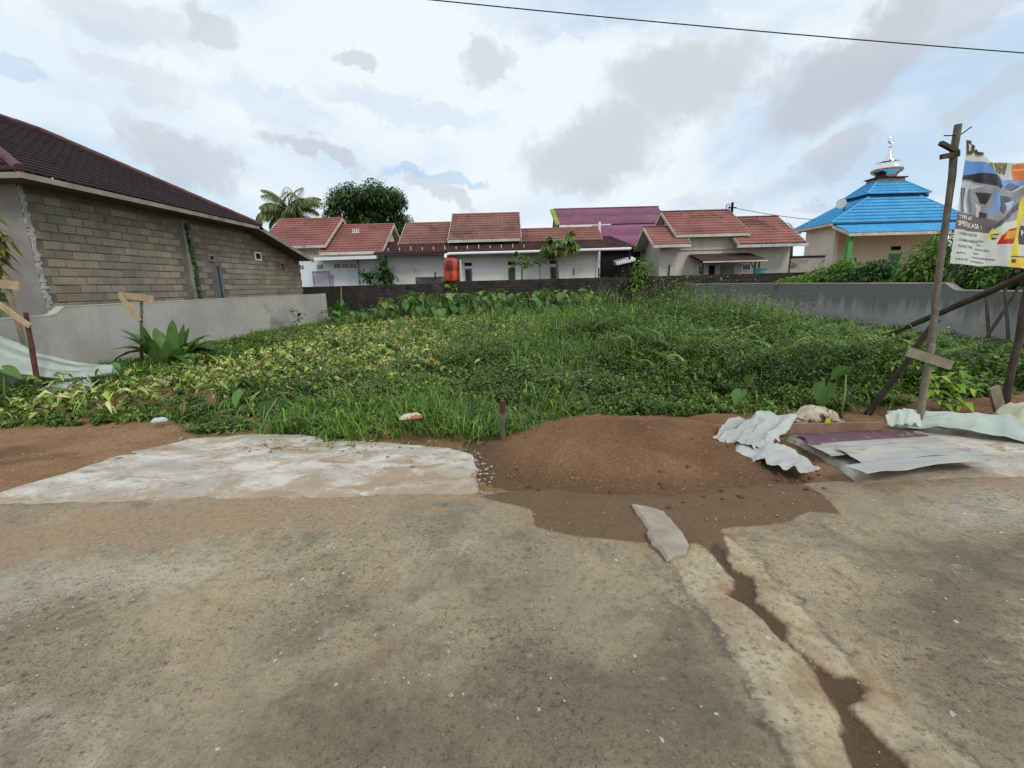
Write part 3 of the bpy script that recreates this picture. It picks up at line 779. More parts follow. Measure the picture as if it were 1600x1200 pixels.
# smeared white mortar down the corner
mb = MB(); z = .9
while z < 3.5:
    h_ = random.uniform(.03, .07); w_ = random.uniform(.03, .09)
    mb.box(-9.195 - .002, -9.170 + random.uniform(-.006, .012), 9.085 - random.uniform(0, .035), 9.09 + w_, z, z + h_); z += h_ * .9
mb.build('corner_mortar', weathered('white_mortar', srgb(178, 178, 172), srgb(150, 149, 143), scale=6, bump=.3), H1)
MB().box(-9.199, -9.172, 13.34, 13.62, 0, 3.5).build('plaster_column', M_PLASTER, H1)
openings = [(13.30, 13.66, 0, 4), (14.46, 14.78, 0, 2.34), (14.28, 14.58, 2.40, 2.62), (16.88, 17.32, 2.56, 2.86), (18.62, 19.05, 2.2, 2.56)]
PITCH_Y, PITCH_Z = .384, .1735
variants = []
for s_ in range(4):
    bm = bmesh.new(); bmesh.ops.create_cube(bm, size=1)
    for v_ in bm.verts: v_.co = Vector((v_.co.x * .03, v_.co.y * .366, v_.co.z * .157))
    bmesh.ops.bevel(bm, geom=[e for e in bm.edges if sum(v_.co.x > 0 for v_ in e.verts) == 2], offset=.008, segments=1, affect='EDGES')
    r_ = random.Random(s_)
    for v_ in bm.verts: v_.co += Vector((r_.uniform(-.002, .002), r_.uniform(-.006, .006), r_.uniform(-.005, .005)))
    me = bpy.data.meshes.new('brick'); bm.to_mesh(me); bm.free(); me.materials.append(M_BLOCK); variants.append(me)
cells = []
for r_ in range(16):
    z = .92 + r_ * PITCH_Z; y = 9.30 + (r_ % 2) * PITCH_Y / 2
    while y < 20.3:
        if z + .08 < topz(y + .1) - .02 and not any(a - .18 < y < b + .18 and z0 - .06 < z < z1 + .06 for a, b, z0, z1 in openings): cells.append((y, z))
        y += PITCH_Y
cells.sort(key=lambda c_: c_[0])
rest = MB()
for i, (y, z) in enumerate(cells):
    if i < 300:
        o = bpy.data.objects.new('brick', random.choice(variants)); link(o, H1)
        o.location = (random.uniform(-.006, .006), y - 9.07, z + random.uniform(-.004, .004)); o.rotation_euler = (random.uniform(-.008, .008), 0, random.uniform(-.006, .006))
    else:
        d_ = random.uniform(-.006, .006); rest.box(-9.215, -9.186 + d_, y - .183, y + .183, z - .0785, z + .0785)
if rest.V: tag(rest.build('brick_courses', M_BLOCK, H1), kind='stuff')
# openings on the side wall
mb = MB().box(-9.198, -9.16, 14.50, 14.545, .8, 2.32).box(-9.198, -9.16, 14.695, 14.74, .8, 2.32).box(-9.198, -9.161, 14.546, 14.694, 2.27, 2.32)
wo_ = mb.build('window', weathered('blue_grey_frame', srgb(120, 128, 138), srgb(100, 108, 118), bump=.05), H1)
me = mesh('pane', *(lambda q: (q.V, q.F))(MB().box(-9.196, -9.185, 14.546, 14.694, .8, 2.27)), weathered('dim_glass', srgb(62, 72, 88), srgb(48, 56, 70), rough=.2, bump=0, sp=.5))
me.transform(Matrix.Translation(-H1.location)); link(bpy.data.objects.new('pane', me), wo_)
for (a, b, z0, z1, fr) in ((14.28, 14.58, 2.40, 2.62, M_PLASTER), (16.88, 17.32, 2.56, 2.86, M_WHITE), (18.62, 19.05, 2.2, 2.56, M_PLASTER)):
    mb = MB().box(-9.199, -9.165, a, b, z1 - .05, z1).box(-9.199, -9.163, a, b, z0, z0 + .05).box(-9.199, -9.166, a, a + .06, z0 + .05, z1 - .05).box(-9.199, -9.166, b - .06, b, z0 + .05, z1 - .05)
    if a > 18:
        for q in range(4): mb.box(-9.198, -9.175, a + .06, b - .06, z0 + .07 + q * .055, z0 + .09 + q * .055)
    v_ = mb.build('vent', fr, H1)
    me = mesh('opening', *(lambda q: (q.V, q.F))(MB().box(-9.197, -9.189, a + .06, b - .06, z0 + .05, z1 - .05)), M_DARK); me.transform(Matrix.Translation(-H1.location)); link(bpy.data.objects.new('opening', me), v_)
EZ, RZ1 = 3.66, 5.62
e1, e2, e3, e4 = (-8.6, 8.6, EZ), (-8.6, 16.55, EZ), (-15.4, 16.55, EZ), (-15.4, 8.6, EZ)
r1, r2 = (-12, 10.6, RZ1), (-12, 12.75, RZ1)
tile_roof('roof_slope', e1, e2, r2, r1, M_DARKROOF, H1, row=.20, wave=.22, amp=.018, step=.03)
tile_roof('roof_slope', e4, e1, r1, r1, M_DARKROOF, H1, row=.20, wave=.22, amp=.018, step=.03)
tile_roof('roof_slope', e2, e3, r2, r2, M_DARKROOF, H1, row=.28, wave=.3)
tile_roof('roof_slope', e3, e4, r1, r2, M_DARKROOF, H1, row=.4, wave=.4)
M_CAP = weathered('maroon_ridge_cap', srgb(106, 74, 74), srgb(86, 60, 60), scale=3, bump=.1, stain=(srgb(74, 50, 50), .6))
for a, b in ((r1, r2), (e1, r1), (e2, r2)): cap('ridge_cap', Vector(a) + Vector((0, 0, .05)), Vector(b) + Vector((0, 0, .05)), M_CAP, H1, .085)
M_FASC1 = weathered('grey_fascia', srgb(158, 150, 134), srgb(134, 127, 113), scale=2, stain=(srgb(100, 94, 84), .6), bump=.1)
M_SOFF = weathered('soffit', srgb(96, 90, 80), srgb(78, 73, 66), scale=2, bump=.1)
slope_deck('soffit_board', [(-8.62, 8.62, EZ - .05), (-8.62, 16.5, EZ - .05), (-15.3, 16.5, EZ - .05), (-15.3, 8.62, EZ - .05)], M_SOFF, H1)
board('fascia', (-8.60, 8.58, EZ - .06), (-8.60, 16.6, EZ - .06), M_FASC1, H1, .03, .10)
board('fascia', (-8.586, 8.60, EZ - .06), (-15.4, 8.60, EZ - .06), M_FASC1, H1, .03, .10)
# lean-to at the rear
l1, l2, l3, l4 = (-8.62, 20.45, 2.74), (-15.2, 20.45, 2.74), (-15.2, 16.3, 3.66), (-8.62, 16.3, 3.66)
tile_roof('lean_to_roof', l1, l2, l3, l4, M_DARKROOF, H1, row=.3, wave=.3)
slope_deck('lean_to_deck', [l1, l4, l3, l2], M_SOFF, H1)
board('verge_board', (-8.60, 16.35, 3.60), (-8.60, 20.5, 2.685), M_FASC1, H1, .03, .13)

# ------------------------------------------------------------------ gabled house builder
def gable_roof(parent, x0, x1, ye, ze, yr, zr, mat, capmat, back=None, fascia=True, row=.33, ov=0, verge=M_FASCIA):
    """ridge along X; front slope rises from the eave (ye, ze) to the ridge (yr, zr)"""
    yb, zb = back or (2 * yr - ye, ze)
    tile_roof('roof_slope', (x0, ye, ze), (x1, ye, ze), (x1, yr, zr), (x0, yr, zr), mat, parent, row)
    tile_roof('roof_slope', (x1, yb, zb), (x0, yb, zb), (x0, yr, zr), (x1, yr, zr), mat, parent, row * 1.5, .4)
    slope_deck('roof_deck', [(x0 + .02, ye + .02, ze - .01), (x1 - .02, ye + .02, ze - .01), (x1 - .02, yr, zr - .02), (x0 + .02, yr, zr - .02)], verge, parent)
    slope_deck('roof_deck', [(x0 + .02, yr + .01, zr - .02), (x1 - .02, yr + .01, zr - .02), (x1 - .02, yb, zb - .01), (x0 + .02, yb, zb - .01)], verge, parent)
    cap('ridge_cap', (x0 - .02, yr, zr + .045), (x1 + .02, yr, zr + .045), capmat, parent, .07)
    if fascia: board('fascia', (x0, ye, ze - .055), (x1, ye, ze - .055), verge, parent, .025, .15)
    for x in (x0, x1):
        board('verge_board', (x, ye - .02, ze - .05), (x, yr, zr - .03), verge, parent, .035, .15)
        board('verge_board', (x, yr + .001, zr - .03), (x, yb, zb - .05), verge, parent, .035, .15)
def gable_wall(parent, x, y0, y1, z0, z1, yr, zr, mat, t=.14, name='gable_wall'):
    V = [(x, y0, z0), (x, y1, z0), (x, y1, z1), (x, yr, zr), (x, y0, z1)]; V += [(x + t, b, c_) for _, b, c_ in V]
    part(name, mesh(name, V, [(0, 1, 2, 3, 4), (9, 8, 7, 6, 5)] + [(i, (i + 1) % 5, (i + 1) % 5 + 5, i + 5) for i in range(5)], mat), parent)

M_PALEBLUE = weathered('pale_blue_white_paint', srgb(232, 240, 244), srgb(220, 230, 236), scale=.8, fine=10, stain=(srgb(170, 178, 180), .4), bump=.03)
M_CAPRED = weathered('orange_ridge_cap', srgb(168, 104, 90), srgb(140, 86, 76), scale=3, bump=.1)
HA = thing('white_house', 'white house with two stepped red tile gables below the coconut palm', 'house', (-10, 26, 0))
gable_roof(HA, -13.75, -9.95, 25.5, 3.80, 28.6, 5.56, M_RED, M_CAPRED)
gable_roof(HA, -10.32, -6.86, 25.45, 3.40, 28.55, 5.13, M_RED, M_CAPRED)
wallbox('wall', -13.4, -6.95, 26.0, 26.14, -.1, 3.35, M_PALEBLUE, HA)
wallbox('upper_wall', -13.4, -10.3, 26.05, 26.19, 3.351, 3.72, M_FASCIA, HA)
gable_wall(HA, -7.25, 26.3, 30.5, 0, 3.2, 28.5, 4.95, M_WHITE)
gable_wall(HA, -10.33, 26.2, 30.8, 0, 3.5, 28.55, 5.38, M_FASCIA)
MB().box(-10.45, -7.1, 25.0, 25.99, 3.0, 3.06).build('canopy_slab', M_WHITE, HA); board('canopy_fascia', (-10.45, 24.98, 3.05), (-7.1, 24.98, 3.07), M_WHITE, HA, .03, .16)
window(HA, -11.05, -10.10, 26, 1.3, 2.45, weathered('lilac_frame', srgb(150, 148, 164), srgb(136, 134, 150), bump=0), pane=weathered('lilac_shutter', srgb(196, 190, 208), srgb(180, 174, 194), bump=0))
wallbox('shutter_leaf', -10.09, -9.92, 25.93, 25.98, 1.3, 2.25, weathered('grey_shutter', srgb(168, 170, 176), srgb(150, 152, 158), bump=0), HA)
for x0 in (-11.85, -10.76, -9.80, -9.36, -8.92):
    v_ = MB().box(x0, x0 + .34, 25.975, 25.999, 2.60, 2.79).build('vent_block', M_DARK, HA)
    mb = MB()
    for q in range(3): mb.box(x0 + .03 + q * .105, x0 + .06 + q * .105, 25.955, 25.974, 2.60, 2.79)
    mb.box(x0, x0 + .34, 25.958, 25.974, 2.685, 2.705)
    me = mesh('grille', mb.V, mb.F, M_WHITE); me.transform(Matrix.Translation(-HA.location)); link(bpy.data.objects.new('grille', me), v_)
# small white finials on the roof of the second gable
mb = MB()
for q in range(4): mb.tube([(-9.05 + q * .11, 27.5, 4.50), (-9.05 + q * .11, 27.5, 4.85)], .025, 6)
mb.box(-9.1, -8.68, 27.48, 27.52, 4.62, 4.66); mb.build('roof_railing', M_WHITE, HA)

M_GREYWHITE = weathered('off_white_paint', srgb(238, 238, 232), srgb(226, 226, 220), scale=.7, fine=8, stain=(srgb(160, 157, 148), .45), bump=.03)
M_GREYWALL = weathered('grey_white_paint', srgb(222, 222, 218), srgb(206, 206, 202), scale=.7, fine=8, stain=(srgb(132, 130, 124), .6), bump=.03)
HB = thing('long_house', 'long low white house with worn red roofs behind the orange water tank', 'house', (-1, 26, 0))
sk = [(-7.3, 25.15, 3.22), (6.95, 25.15, 3.22), (5.9, 27.4, 4.04), (-7.3, 27.4, 4.04)]
tile_roof('skirt_roof', *sk, M_SKIRT, HB, row=.26, wave=.24)
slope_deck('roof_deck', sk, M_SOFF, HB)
gable_roof(HB, -6.22, -3.36, 26.4, 3.78, 28.8, 5.17, M_REDB, M_CAPRED, fascia=False)
gable_roof(HB, -3.36, 0.72, 26.0, 3.92, 28.95, 5.64, M_REDB, M_CAPRED)
gable_roof(HB, 0.76, 5.32, 26.4, 3.75, 27.8, 4.55, M_REDB, M_CAPRED, fascia=False)
wallbox('wall', -6.8, -2.79, 26.05, 26.2, -.1, 3.42, M_GREYWALL, HB); wallbox('wall', -2.788, 4.9, 26.0, 26.15, -.1, 3.44, M_GREYWHITE, HB)
wallbox('side_wall', 4.76, 4.9, 26.151, 30, -.1, 3.6, M_GREYWHITE, HB); wallbox('side_wall', -6.8, -6.66, 26.201, 30, -.1, 3.6, M_GREYWHITE, HB)
gable_wall(HB, -3.3, 26.6, 31, 3.3, 3.75, 28.95, 5.5, M_GREYWALL); gable_wall(HB, .52, 26.6, 31, 3.3, 3.75, 28.95, 5.5, M_GREYWALL)
wallbox('mould_patch', -5.3, -2.85, 26.035, 26.049, 1.3, 1.98, weathered('black_mould', srgb(96, 94, 90), srgb(70, 68, 66), scale=2.5, fine=12, stain=(srgb(176, 175, 170), .9), bump=.05), HB)
for (x0, x1, z0, z1) in ((-2.48, -2.08, 1.66, 2.38), (-.05, .36, 1.66, 2.34), (2.32, 2.74, 1.66, 2.36)):
    window(HB, x0, x1, 26, z0, z1, weathered('blue_grey_frame', srgb(130, 138, 146), srgb(110, 118, 126), bump=0), pane=None)
    vent(HB, x0, x1, 26, 2.52, 2.70)
for x0 in (-4.18, 3.62): wallbox('downspout', x0, x0 + .05, 25.96, 25.999, 1.9, 2.25, M_DARK, HB)
wallbox('corner_post', 4.905, 5.0, 25.9, 26.0, 0, 3.15, M_WHITE, HB)
# carport beyond the corner: dark recess closed by a slatted fence
wallbox('carport_back', 4.95, 8.2, 29.0, 29.1, -.1, 3.5, M_DARK, HB)
mb = MB()
for q in range(17): mb.box(5.06 + q * .16, 5.17 + q * .16, 26.4, 26.43, 0, 2.25)
M_FENCE = weathered('black_timber', srgb(44, 40, 38), srgb(32, 30, 28), bump=.1)
mb.box(5.0, 7.8, 26.431, 26.46, .5, .58).box(5.0, 7.8, 26.431, 26.46, 1.8, 1.88); mb.build('slat_fence', M_FENCE, HB)
wallbox('carport_post', 6.55, 6.65, 25.3, 25.4, 0, 3.2, M_FENCE, HB)
mb = MB().tube([PY(700, 396.5, 25.02), PY(800, 394, 25.02), PY(986, 388.5, 25.02)], .075, 10); g_ = mb.build('gutter_pipe', M_WHITE, HB, smooth=True)
mb = MB().tube([PY(702, 396.5, 25.0), PY(697, 398, 24.95), PY(695, 401, 24.5), (-3.22, 23.75, 3.02), (-3.2, 23.62, 2.84)], .062, 10); mb.build('down_pipe', M_WHITE, HB, smooth=True)
for q in range(13): MB().box(-6.6 + q * .62, -6.57 + q * .62, 25.6 - .02, 25.62, 3.40, 3.56 + .03 * (q % 3)).build('gutter_clip', M_WHITE, HB)
AW = MB().hexa([(5.85, 25.2, 2.42), (6.9, 25.2, 2.62), (6.9, 26.0, 2.78), (5.85, 26.0, 2.58), (5.85, 25.2, 2.45), (6.9, 25.2, 2.65), (6.9, 26.0, 2.81), (5.85, 26.0, 2.61)]).build('awning', M_WHITE, HB)
mb = MB()
for q in range(9): mb.box(5.87 + q * .115, 5.95 + q * .115, 25.18, 25.199, 2.33 + q * .0219, 2.44 + q * .0219)
mb.build('awning_fringe', M_WHITE, HB); wallbox('awning_end', 5.7, 5.84, 25.2, 25.3, 2.34, 2.44, weathered('red_cloth', srgb(150, 60, 54), srgb(130, 50, 46), bump=0), HB)

# purple metal roofed building behind
M_PURPLE = tile_material('purple_metal', srgb(128, 86, 102), srgb(116, 76, 92), srgb(100, 68, 80), .5)
M_PURPLE2 = tile_material('purple_metal_low', srgb(138, 86, 112), srgb(124, 76, 100), srgb(104, 68, 86), .4)
M_OLIVE = weathered('olive_paint', srgb(150, 158, 70), srgb(126, 132, 60), bump=.05)
HC = thing('purple_roofed_building', 'two storey building with purple corrugated metal roofs behind the long house', 'building', (7, 33, 0))
tile_roof('roof_slope', (3.6, 33, 5.36), (11.3, 33, 5.36), (11.5, 36.3, 6.9), (3.55, 36.3, 6.9), M_PURPLE, HC, row=3.7, wave=.19, amp=.03, step=.01)
tile_roof('lower_roof', (5.75, 28.6, 3.5), (10.4, 28.6, 3.5), (10.4, 32.2, 5.2), (5.75, 32.2, 5.2), M_PURPLE2, HC, row=4.1, wave=.19, amp=.03, step=.01)
slope_deck('roof_deck', [(3.65, 33.05, 5.35), (11.2, 33.05, 5.35), (11.4, 36.3, 6.88), (3.65, 36.3, 6.88)], M_SOFF, HC)
slope_deck('roof_deck', [(5.8, 28.65, 3.49), (10.3, 28.65, 3.49), (10.3, 32.2, 5.18), (5.8, 32.2, 5.18)], M_SOFF, HC)
cap('ridge_cap', (3.5, 36.3, 6.95), (11.55, 36.3, 6.95), M_PURPLE, HC, .06)
board('verge_board', (3.50, 32.95, 5.38), (3.42, 36.3, 6.9), M_OLIVE, HC, .30, .14)
board('fascia', (3.6, 32.93, 5.30), (7.2, 32.93, 5.30), M_WHITE, HC, .03, .16)
wallbox('wall', 3.7, 11.2, 33.6, 33.75, 0, 5.5, weathered('grey_green_paint', srgb(120, 122, 112), srgb(100, 102, 94), bump=.05), HC)
gable_wall(HC, 3.56, 33.76, 38, 0, 5.6, 36.3, 6.82, weathered('dark_grey_paint', srgb(84, 84, 80), srgb(70, 70, 66), bump=.05)); wallbox('white_post', 5.5, 5.62, 28.5, 28.62, 0, 5.0, M_WHITE, HC)
wallbox('lower_wall', 5.9, 10.2, 29.2, 29.35, 0, 3.6, M_GREYWALL, HC)

# beige house on the right
M_BEIGE = weathered('beige_paint', srgb(212, 208, 196), srgb(196, 191, 179), scale=.7, fine=10, stain=(srgb(150, 145, 132), .4), streak=(srgb(158, 153, 141), .4), bump=.03)
M_REDD = tile_material('red_tile_bright', srgb(154, 105, 97), srgb(134, 88, 83), srgb(76, 60, 57), .7)
M_CAPD = weathered('dark_ridge_cap', srgb(110, 68, 60), srgb(84, 58, 52), bump=.1)
HD = thing('beige_house', 'beige house with stepped red tile roofs and a small brown canopy', 'house', (12, 26, 0))
gable_roof(HD, 9.12, 13.2, 25.5, 3.84, 28.2, 5.38, M_REDD, M_CAPD)
gable_roof(HD, 7.76, 9.82, 25.0, 3.30, 26.95, 4.40, M_REDD, M_CAPD)
gable_roof(HD, 12.35, 15.98, 25.0, 3.24, 27.9, 4.92, M_REDD, M_CAPD, fascia=False)
wallbox('wall', 8.5, 15.75, 26.0, 26.15, -.1, 3.2, M_BEIGE, HD); wallbox('upper_wall', 9.35, 13.0, 26.02, 26.17, 3.201, 3.98, M_BEIGE, HD)
wallbox('ledge', 8.5, 12.9, 25.93, 25.999, 3.06, 3.12, M_BEIGE, HD)
gable_wall(HD, 8.4, 25.9, 28.6, 0, 3.3, 26.95, 4.25, M_BEIGE); gable_wall(HD, 9.55, 26.2, 30.2, 0, 3.9, 28.2, 5.25, M_BEIGE); wallbox('end_wall', 15.6, 15.74, 26.151, 30.5, 0, 3.3, M_BEIGE, HD)
M_ZINC = weathered('zinc_gutter', srgb(196, 202, 206), srgb(168, 174, 178), scale=3, rough=.5, bump=.05)
for q in range(6): MB().box(12.25 + q * .63, 12.25 + q * .63 + .615, 24.86, 25.0, 3.06, 3.2).build('gutter_length', M_ZINC, HD)
M_BROWNROOF = tile_material('brown_sheet', srgb(78, 56, 50), srgb(62, 46, 42), srgb(46, 36, 34), .6)
tile_roof('canopy_roof', (10.2, 24.35, 2.37), (13.62, 24.35, 2.37), (13.45, 25.95, 2.82), (10.05, 25.95, 2.82), M_BROWNROOF, HD, row=1.8, wave=.2, amp=.02, step=.008)
slope_deck('canopy_deck', [(10.2, 24.37, 2.35), (13.6, 24.37, 2.35), (13.43, 25.95, 2.80), (10.07, 25.95, 2.80)], M_FENCE, HD); board('canopy_fascia', (10.2, 24.33, 2.34), (13.62, 24.33, 2.34), M_FASCIA, HD, .025, .07)
for x in (10.25, 13.0, 13.22): MB().box(x, x + .06, 24.42, 24.48, 0, 2.3).build('canopy_post', M_FENCE, HD)
MB().bar((12.75, 24.45, 2.3), (13.03, 24.45, 1.9), .04, .04).build('canopy_brace', M_FENCE, HD)
window(HD, 10.62, 11.0, 26, 1.7, 2.24, M_WHITE); wallbox('door', 11.27, 11.58, 25.96, 25.998, .2, 2.22, M_DARK, HD)
window(HD, 13.1, 13.62, 26, 1.86, 2.26, M_WHITE); wallbox('service_panel', 11.9, 12.7, 25.975, 25.998, .8, 2.2, M_PLASTER, HD)
wallbox('drain_pipe', 8.98, 9.03, 25.9, 25.96, 1.2, 2.3, M_DARK, HD)
tub = MB().lathe([(.2, 0), (.26, .02), (.29, .38), (.33, .40), (.33, .43), (.28, .43)], (13.05, 23.9, 1.50), 16)
tb = thing('plastic_tub', 'teal plastic tub under the brown canopy of the beige house', 'tub', (13.05, 23.9, 0)); tub.build('bowl', weathered('teal_plastic', srgb(82, 160, 160), srgb(70, 146, 148), rough=.5, bump=0), tb, smooth=True); MB().box(12.8, 13.3, 23.65, 24.15, 0, 1.495).build('stand', M_FENCE, tb)
# stained concrete enclosure between beige house and mosque
k = NT('mould_stained_wall'); p = k.geo(); a = k.noise(p, 1.2, 6, .65, .4)
c = k.mix(k.ramp(a, .4, .6), srgb(168, 160, 144), srgb(142, 134, 120)); c = k.mix(k.ramp(k.noise(p, 1.7, 6, .7, .6), .5, .58, 0, .85), c, srgb(70, 66, 62)); k.col(c); k.rough(.9)
SW = thing('yard_wall', 'mould stained concrete wall between the beige house and the mosque', 'wall', (15.8, 24.9, 0)); MB().box(15.2, 17.0, 24.9, 25.05, 0, 2.45).build('wall_body', k.m, SW); MB().box(15.2, 17.0, 24.87, 25.08, 2.451, 2.55).build('coping', M_DARK, SW)

# ------------------------------------------------------------------ mosque
M_MCREAM = weathered('cream_paint', srgb(218, 212, 196), srgb(206, 199, 182), scale=.7, fine=10, bump=.03)
M_MGREEN = weathered('green_paint', srgb(92, 158, 92), srgb(78, 140, 80), scale=2, bump=.03)
M_BLUED = weathered('dark_blue_edge', srgb(20, 60, 104), srgb(16, 50, 90), bump=0)
MQ = thing('mosque', 'cream mosque with tiered bright blue roof and silver dome', 'mosque', (23.5, 28.6, 0))
X0, X1, Y0, Y1, ZE = 19.25, 27.75, 28.0, 31.6, 4.5
U0, U1, V0, V1, ZU = 22.0, 25.0, 28.92, 30.68, 6.05
low = [(X0, Y0, ZE), (X1, Y0, ZE), (X1, Y1, ZE), (X0, Y1, ZE)]; upt = [(U0, V0, ZU), (U1, V0, ZU), (U1, V1, ZU), (U0, V1, ZU)]
for i in range(4): tile_roof('roof_slope', low[i], low[(i + 1) % 4], upt[(i + 1) % 4], upt[i], M_BLUE, MQ, row=.24, wave=.22)
for i in range(4): cap('hip_cap', Vector(low[i]) + Vector((0, 0, .05)), Vector(upt[i]) + Vector((0, 0, .05)), M_BLUE, MQ, .06)
u2 = [(21.78, 28.80, 6.20), (25.62, 28.80, 6.20), (25.62, 30.86, 6.20), (21.78, 30.86, 6.20)]; t2 = [(22.85, 29.5, 7.08), (24.25, 29.5, 7.08), (24.25, 30.15, 7.08), (22.85, 30.15, 7.08)]
for i in range(4): tile_roof('upper_roof_slope', u2[i], u2[(i + 1) % 4], t2[(i + 1) % 4], t2[i], M_BLUE, MQ, row=.24, wave=.22)
for i in range(4): cap('hip_cap', Vector(u2[i]) + Vector((0, 0, .05)), Vector(t2[i]) + Vector((0, 0, .05)), M_BLUE, MQ, .06)
MB().box(21.84, 25.56, 28.86, 30.8, 6.0, 6.17).build('tier_band', M_BLUED, MQ)
mbx = MB()
for a, b in ((0, 1), (1, 2), (2, 3), (3, 0)): mbx.bar(Vector(low[a]) - Vector((0, 0, .06)), Vector(low[b]) - Vector((0, 0, .06)), .03, .14)
mbx.build('fascia', M_FASCIA, MQ)
slope_deck('soffit_board', [(X0 + .03, Y0 + .03, ZE - .05), (X1 - .03, Y0 + .03, ZE - .05), (X1 - .03, Y1 - .03, ZE - .05), (X0 + .03, Y1 - .03, ZE - .05)], M_FASCIA, MQ)
wallbox('wall', 19.85, 27.2, 29.3, 31.2, 0, 4.4, M_MCREAM, MQ); wallbox('side_wall', 19.85, 20.1, 28.4, 29.299, 0, 4.4, M_MCREAM, MQ)
pr_ = [(19.22, 26.4, 3.78), (28.0, 26.4, 3.78), (27.7, 27.95, 4.36), (19.4, 27.95, 4.36)]
tile_roof('porch_roof', *pr_, M_BLUE, MQ, row=.24, wave=.22); slope_deck('porch_soffit', pr_, M_FASCIA, MQ); board('porch_fascia', (19.2, 26.38, 3.70), (28, 26.38, 3.70), M_FASCIA, MQ, .03, .16); board('porch_verge', (19.22, 26.4, 3.73), (19.3, 27.95, 4.3), M_FASCIA, MQ, .03, .14)
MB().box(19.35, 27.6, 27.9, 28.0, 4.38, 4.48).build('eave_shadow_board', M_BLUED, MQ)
for x in (19.42, 24.6): MB().box(x, x + .26, 26.6, 26.86, 0, 3.62).build('porch_column', M_MGREEN, MQ)
window(MQ, 24.05, 24.78, 29.3, 1.7, 2.72, M_MGREEN, fw=.13); vent(MQ, 24.12, 24.72, 29.3, 2.93, 3.17)
MB().box(22.72, 24.38, 29.35, 30.3, 7.0, 7.22).build('dome_plinth', weathered('grey_plinth', srgb(130, 128, 120), srgb(100, 98, 92), bump=.05), MQ); MB().box(22.6, 24.5, 29.28, 30.38, 7.221, 7.28).build('plinth_cap', M_DARK, MQ)
k = NT('polished_steel'); k.col((.72, .74, .76)); k.rough(.16); k.b.inputs['Metallic'].default_value = 1; M_STEEL = k.m
dc = (23.55, 29.82, 7.28)
dm = MB().lathe([(.52, 0), (.55, .10), (.60, .22), (.78, .32), (.86, .46), (.84, .62), (.70, .78), (.56, .86), (.30, .92)], dc, 32).build('dome', M_STEEL, MQ, smooth=True)
MB().lathe([(.10, .90), (.46, .93), (.44, .98), (.22, 1.08), (.13, 1.35), (.07, 1.62), (.045, 1.72), (.045, 1.75), (.12, 1.78), (.12, 1.82), (.03, 1.85), (.025, 1.98)], dc, 24).build('spire', M_STEEL, MQ, smooth=True)
mb = MB()
for q in range(12):
    t = q / 12 * 2 * math.pi; d_ = Vector((math.cos(t), math.sin(t), 0)); mb.tube([Vector(dc) + d_ * .40 + Vector((0, 0, .95)), Vector(dc) + d_ * .58 + Vector((0, 0, .93)), Vector(dc) + d_ * .60 + Vector((0, 0, 1.0))], [.06, .045, .01], 6)
mb.build('petal_ring', M_STEEL, MQ, smooth=True)
mb = MB(); pts = []
for q in range(15):
    t = math.radians(-60 + q * 300 / 14 + 130); pts.append((dc[0] + .16 * math.cos(t), dc[1], dc[2] + 2.18 + .2 * math.sin(t)))
mb.tube(pts, [.012 + .04 * math.sin(math.pi * q / 14) for q in range(15)], 8); mb.build('crescent', M_STEEL, MQ, smooth=True)
hs = MB(); c0 = Vector((20.6, 29.0, 5.72)); hs.tube([c0, c0 + Vector((-.10, -.06, 0)), c0 + Vector((-.28, -.17, .0)), c0 + Vector((-.36, -.22, 0))], [.08, .10, .2, .29], 14)
lsp = thing('loudspeaker', 'white horn loudspeaker fixed on the blue mosque roof', 'loudspeaker', (20.6, 29.0, 5.5)); hs.build('horn', M_WHITE, lsp, smooth=True); MB().tube([c0 + Vector((.1, .06, 0)), c0 + Vector((-.02, -.01, 0))], .12, 12).build('driver', M_PLASTER, lsp, smooth=True); MB().tube([c0 + Vector((0, 0, -.55)), c0 + Vector((0, 0, -.06))], .03, 8).build('bracket', M_DARK, lsp)

# orange water tank on the back wall
TK = thing('water_tank', 'orange red ribbed plastic water tank on the back wall below the white pipe', 'water tank', (-2.93, 23.65, 1.68))
prof = [(.30, .0), (.38, .02)]
prof += [(.395, .04), (.40, .1), (.40, .5), (.393, .52), (.393, .54), (.40, .56), (.40, .98)]
prof += [(.38, 1.03), (.30, 1.10), (.16, 1.14), (.16, 1.19), (.02, 1.20)]
k = NT('orange_plastic'); p = k.geo(); c = k.mix(k.ramp(k.noise(p, 1.0, 5, .6, 0, (6, 6, .7)), .45, .6), srgb(206, 62, 30), srgb(96, 40, 26)); c = k.mix(k.ramp(k.noise(p, 5, 4, .6), .5, .7, 0, .5), c, srgb(186, 50, 26)); k.col(c); k.rough(.45)
MB().lathe(prof, (-2.93, 23.65, 1.68), 28).build('tank_body', k.m, TK, smooth=True)
MB().lathe([(.13, 1.2), (.15, 1.21), (.15, 1.25), (.02, 1.27)], (-2.93, 23.65, 1.68), 16).build('lid', M_DARK, TK, smooth=True)
MB().box(-3.4, -2.45, 23.38, 24.1, 1.56, 1.678).build('platform', M_DARK, TK)
mb = MB().tube([(-2.46, 23.6, 1.7), (-2.46, 23.6, 2.75)], .03, 8); mb.build('riser_pipe', M_WHITE, TK)

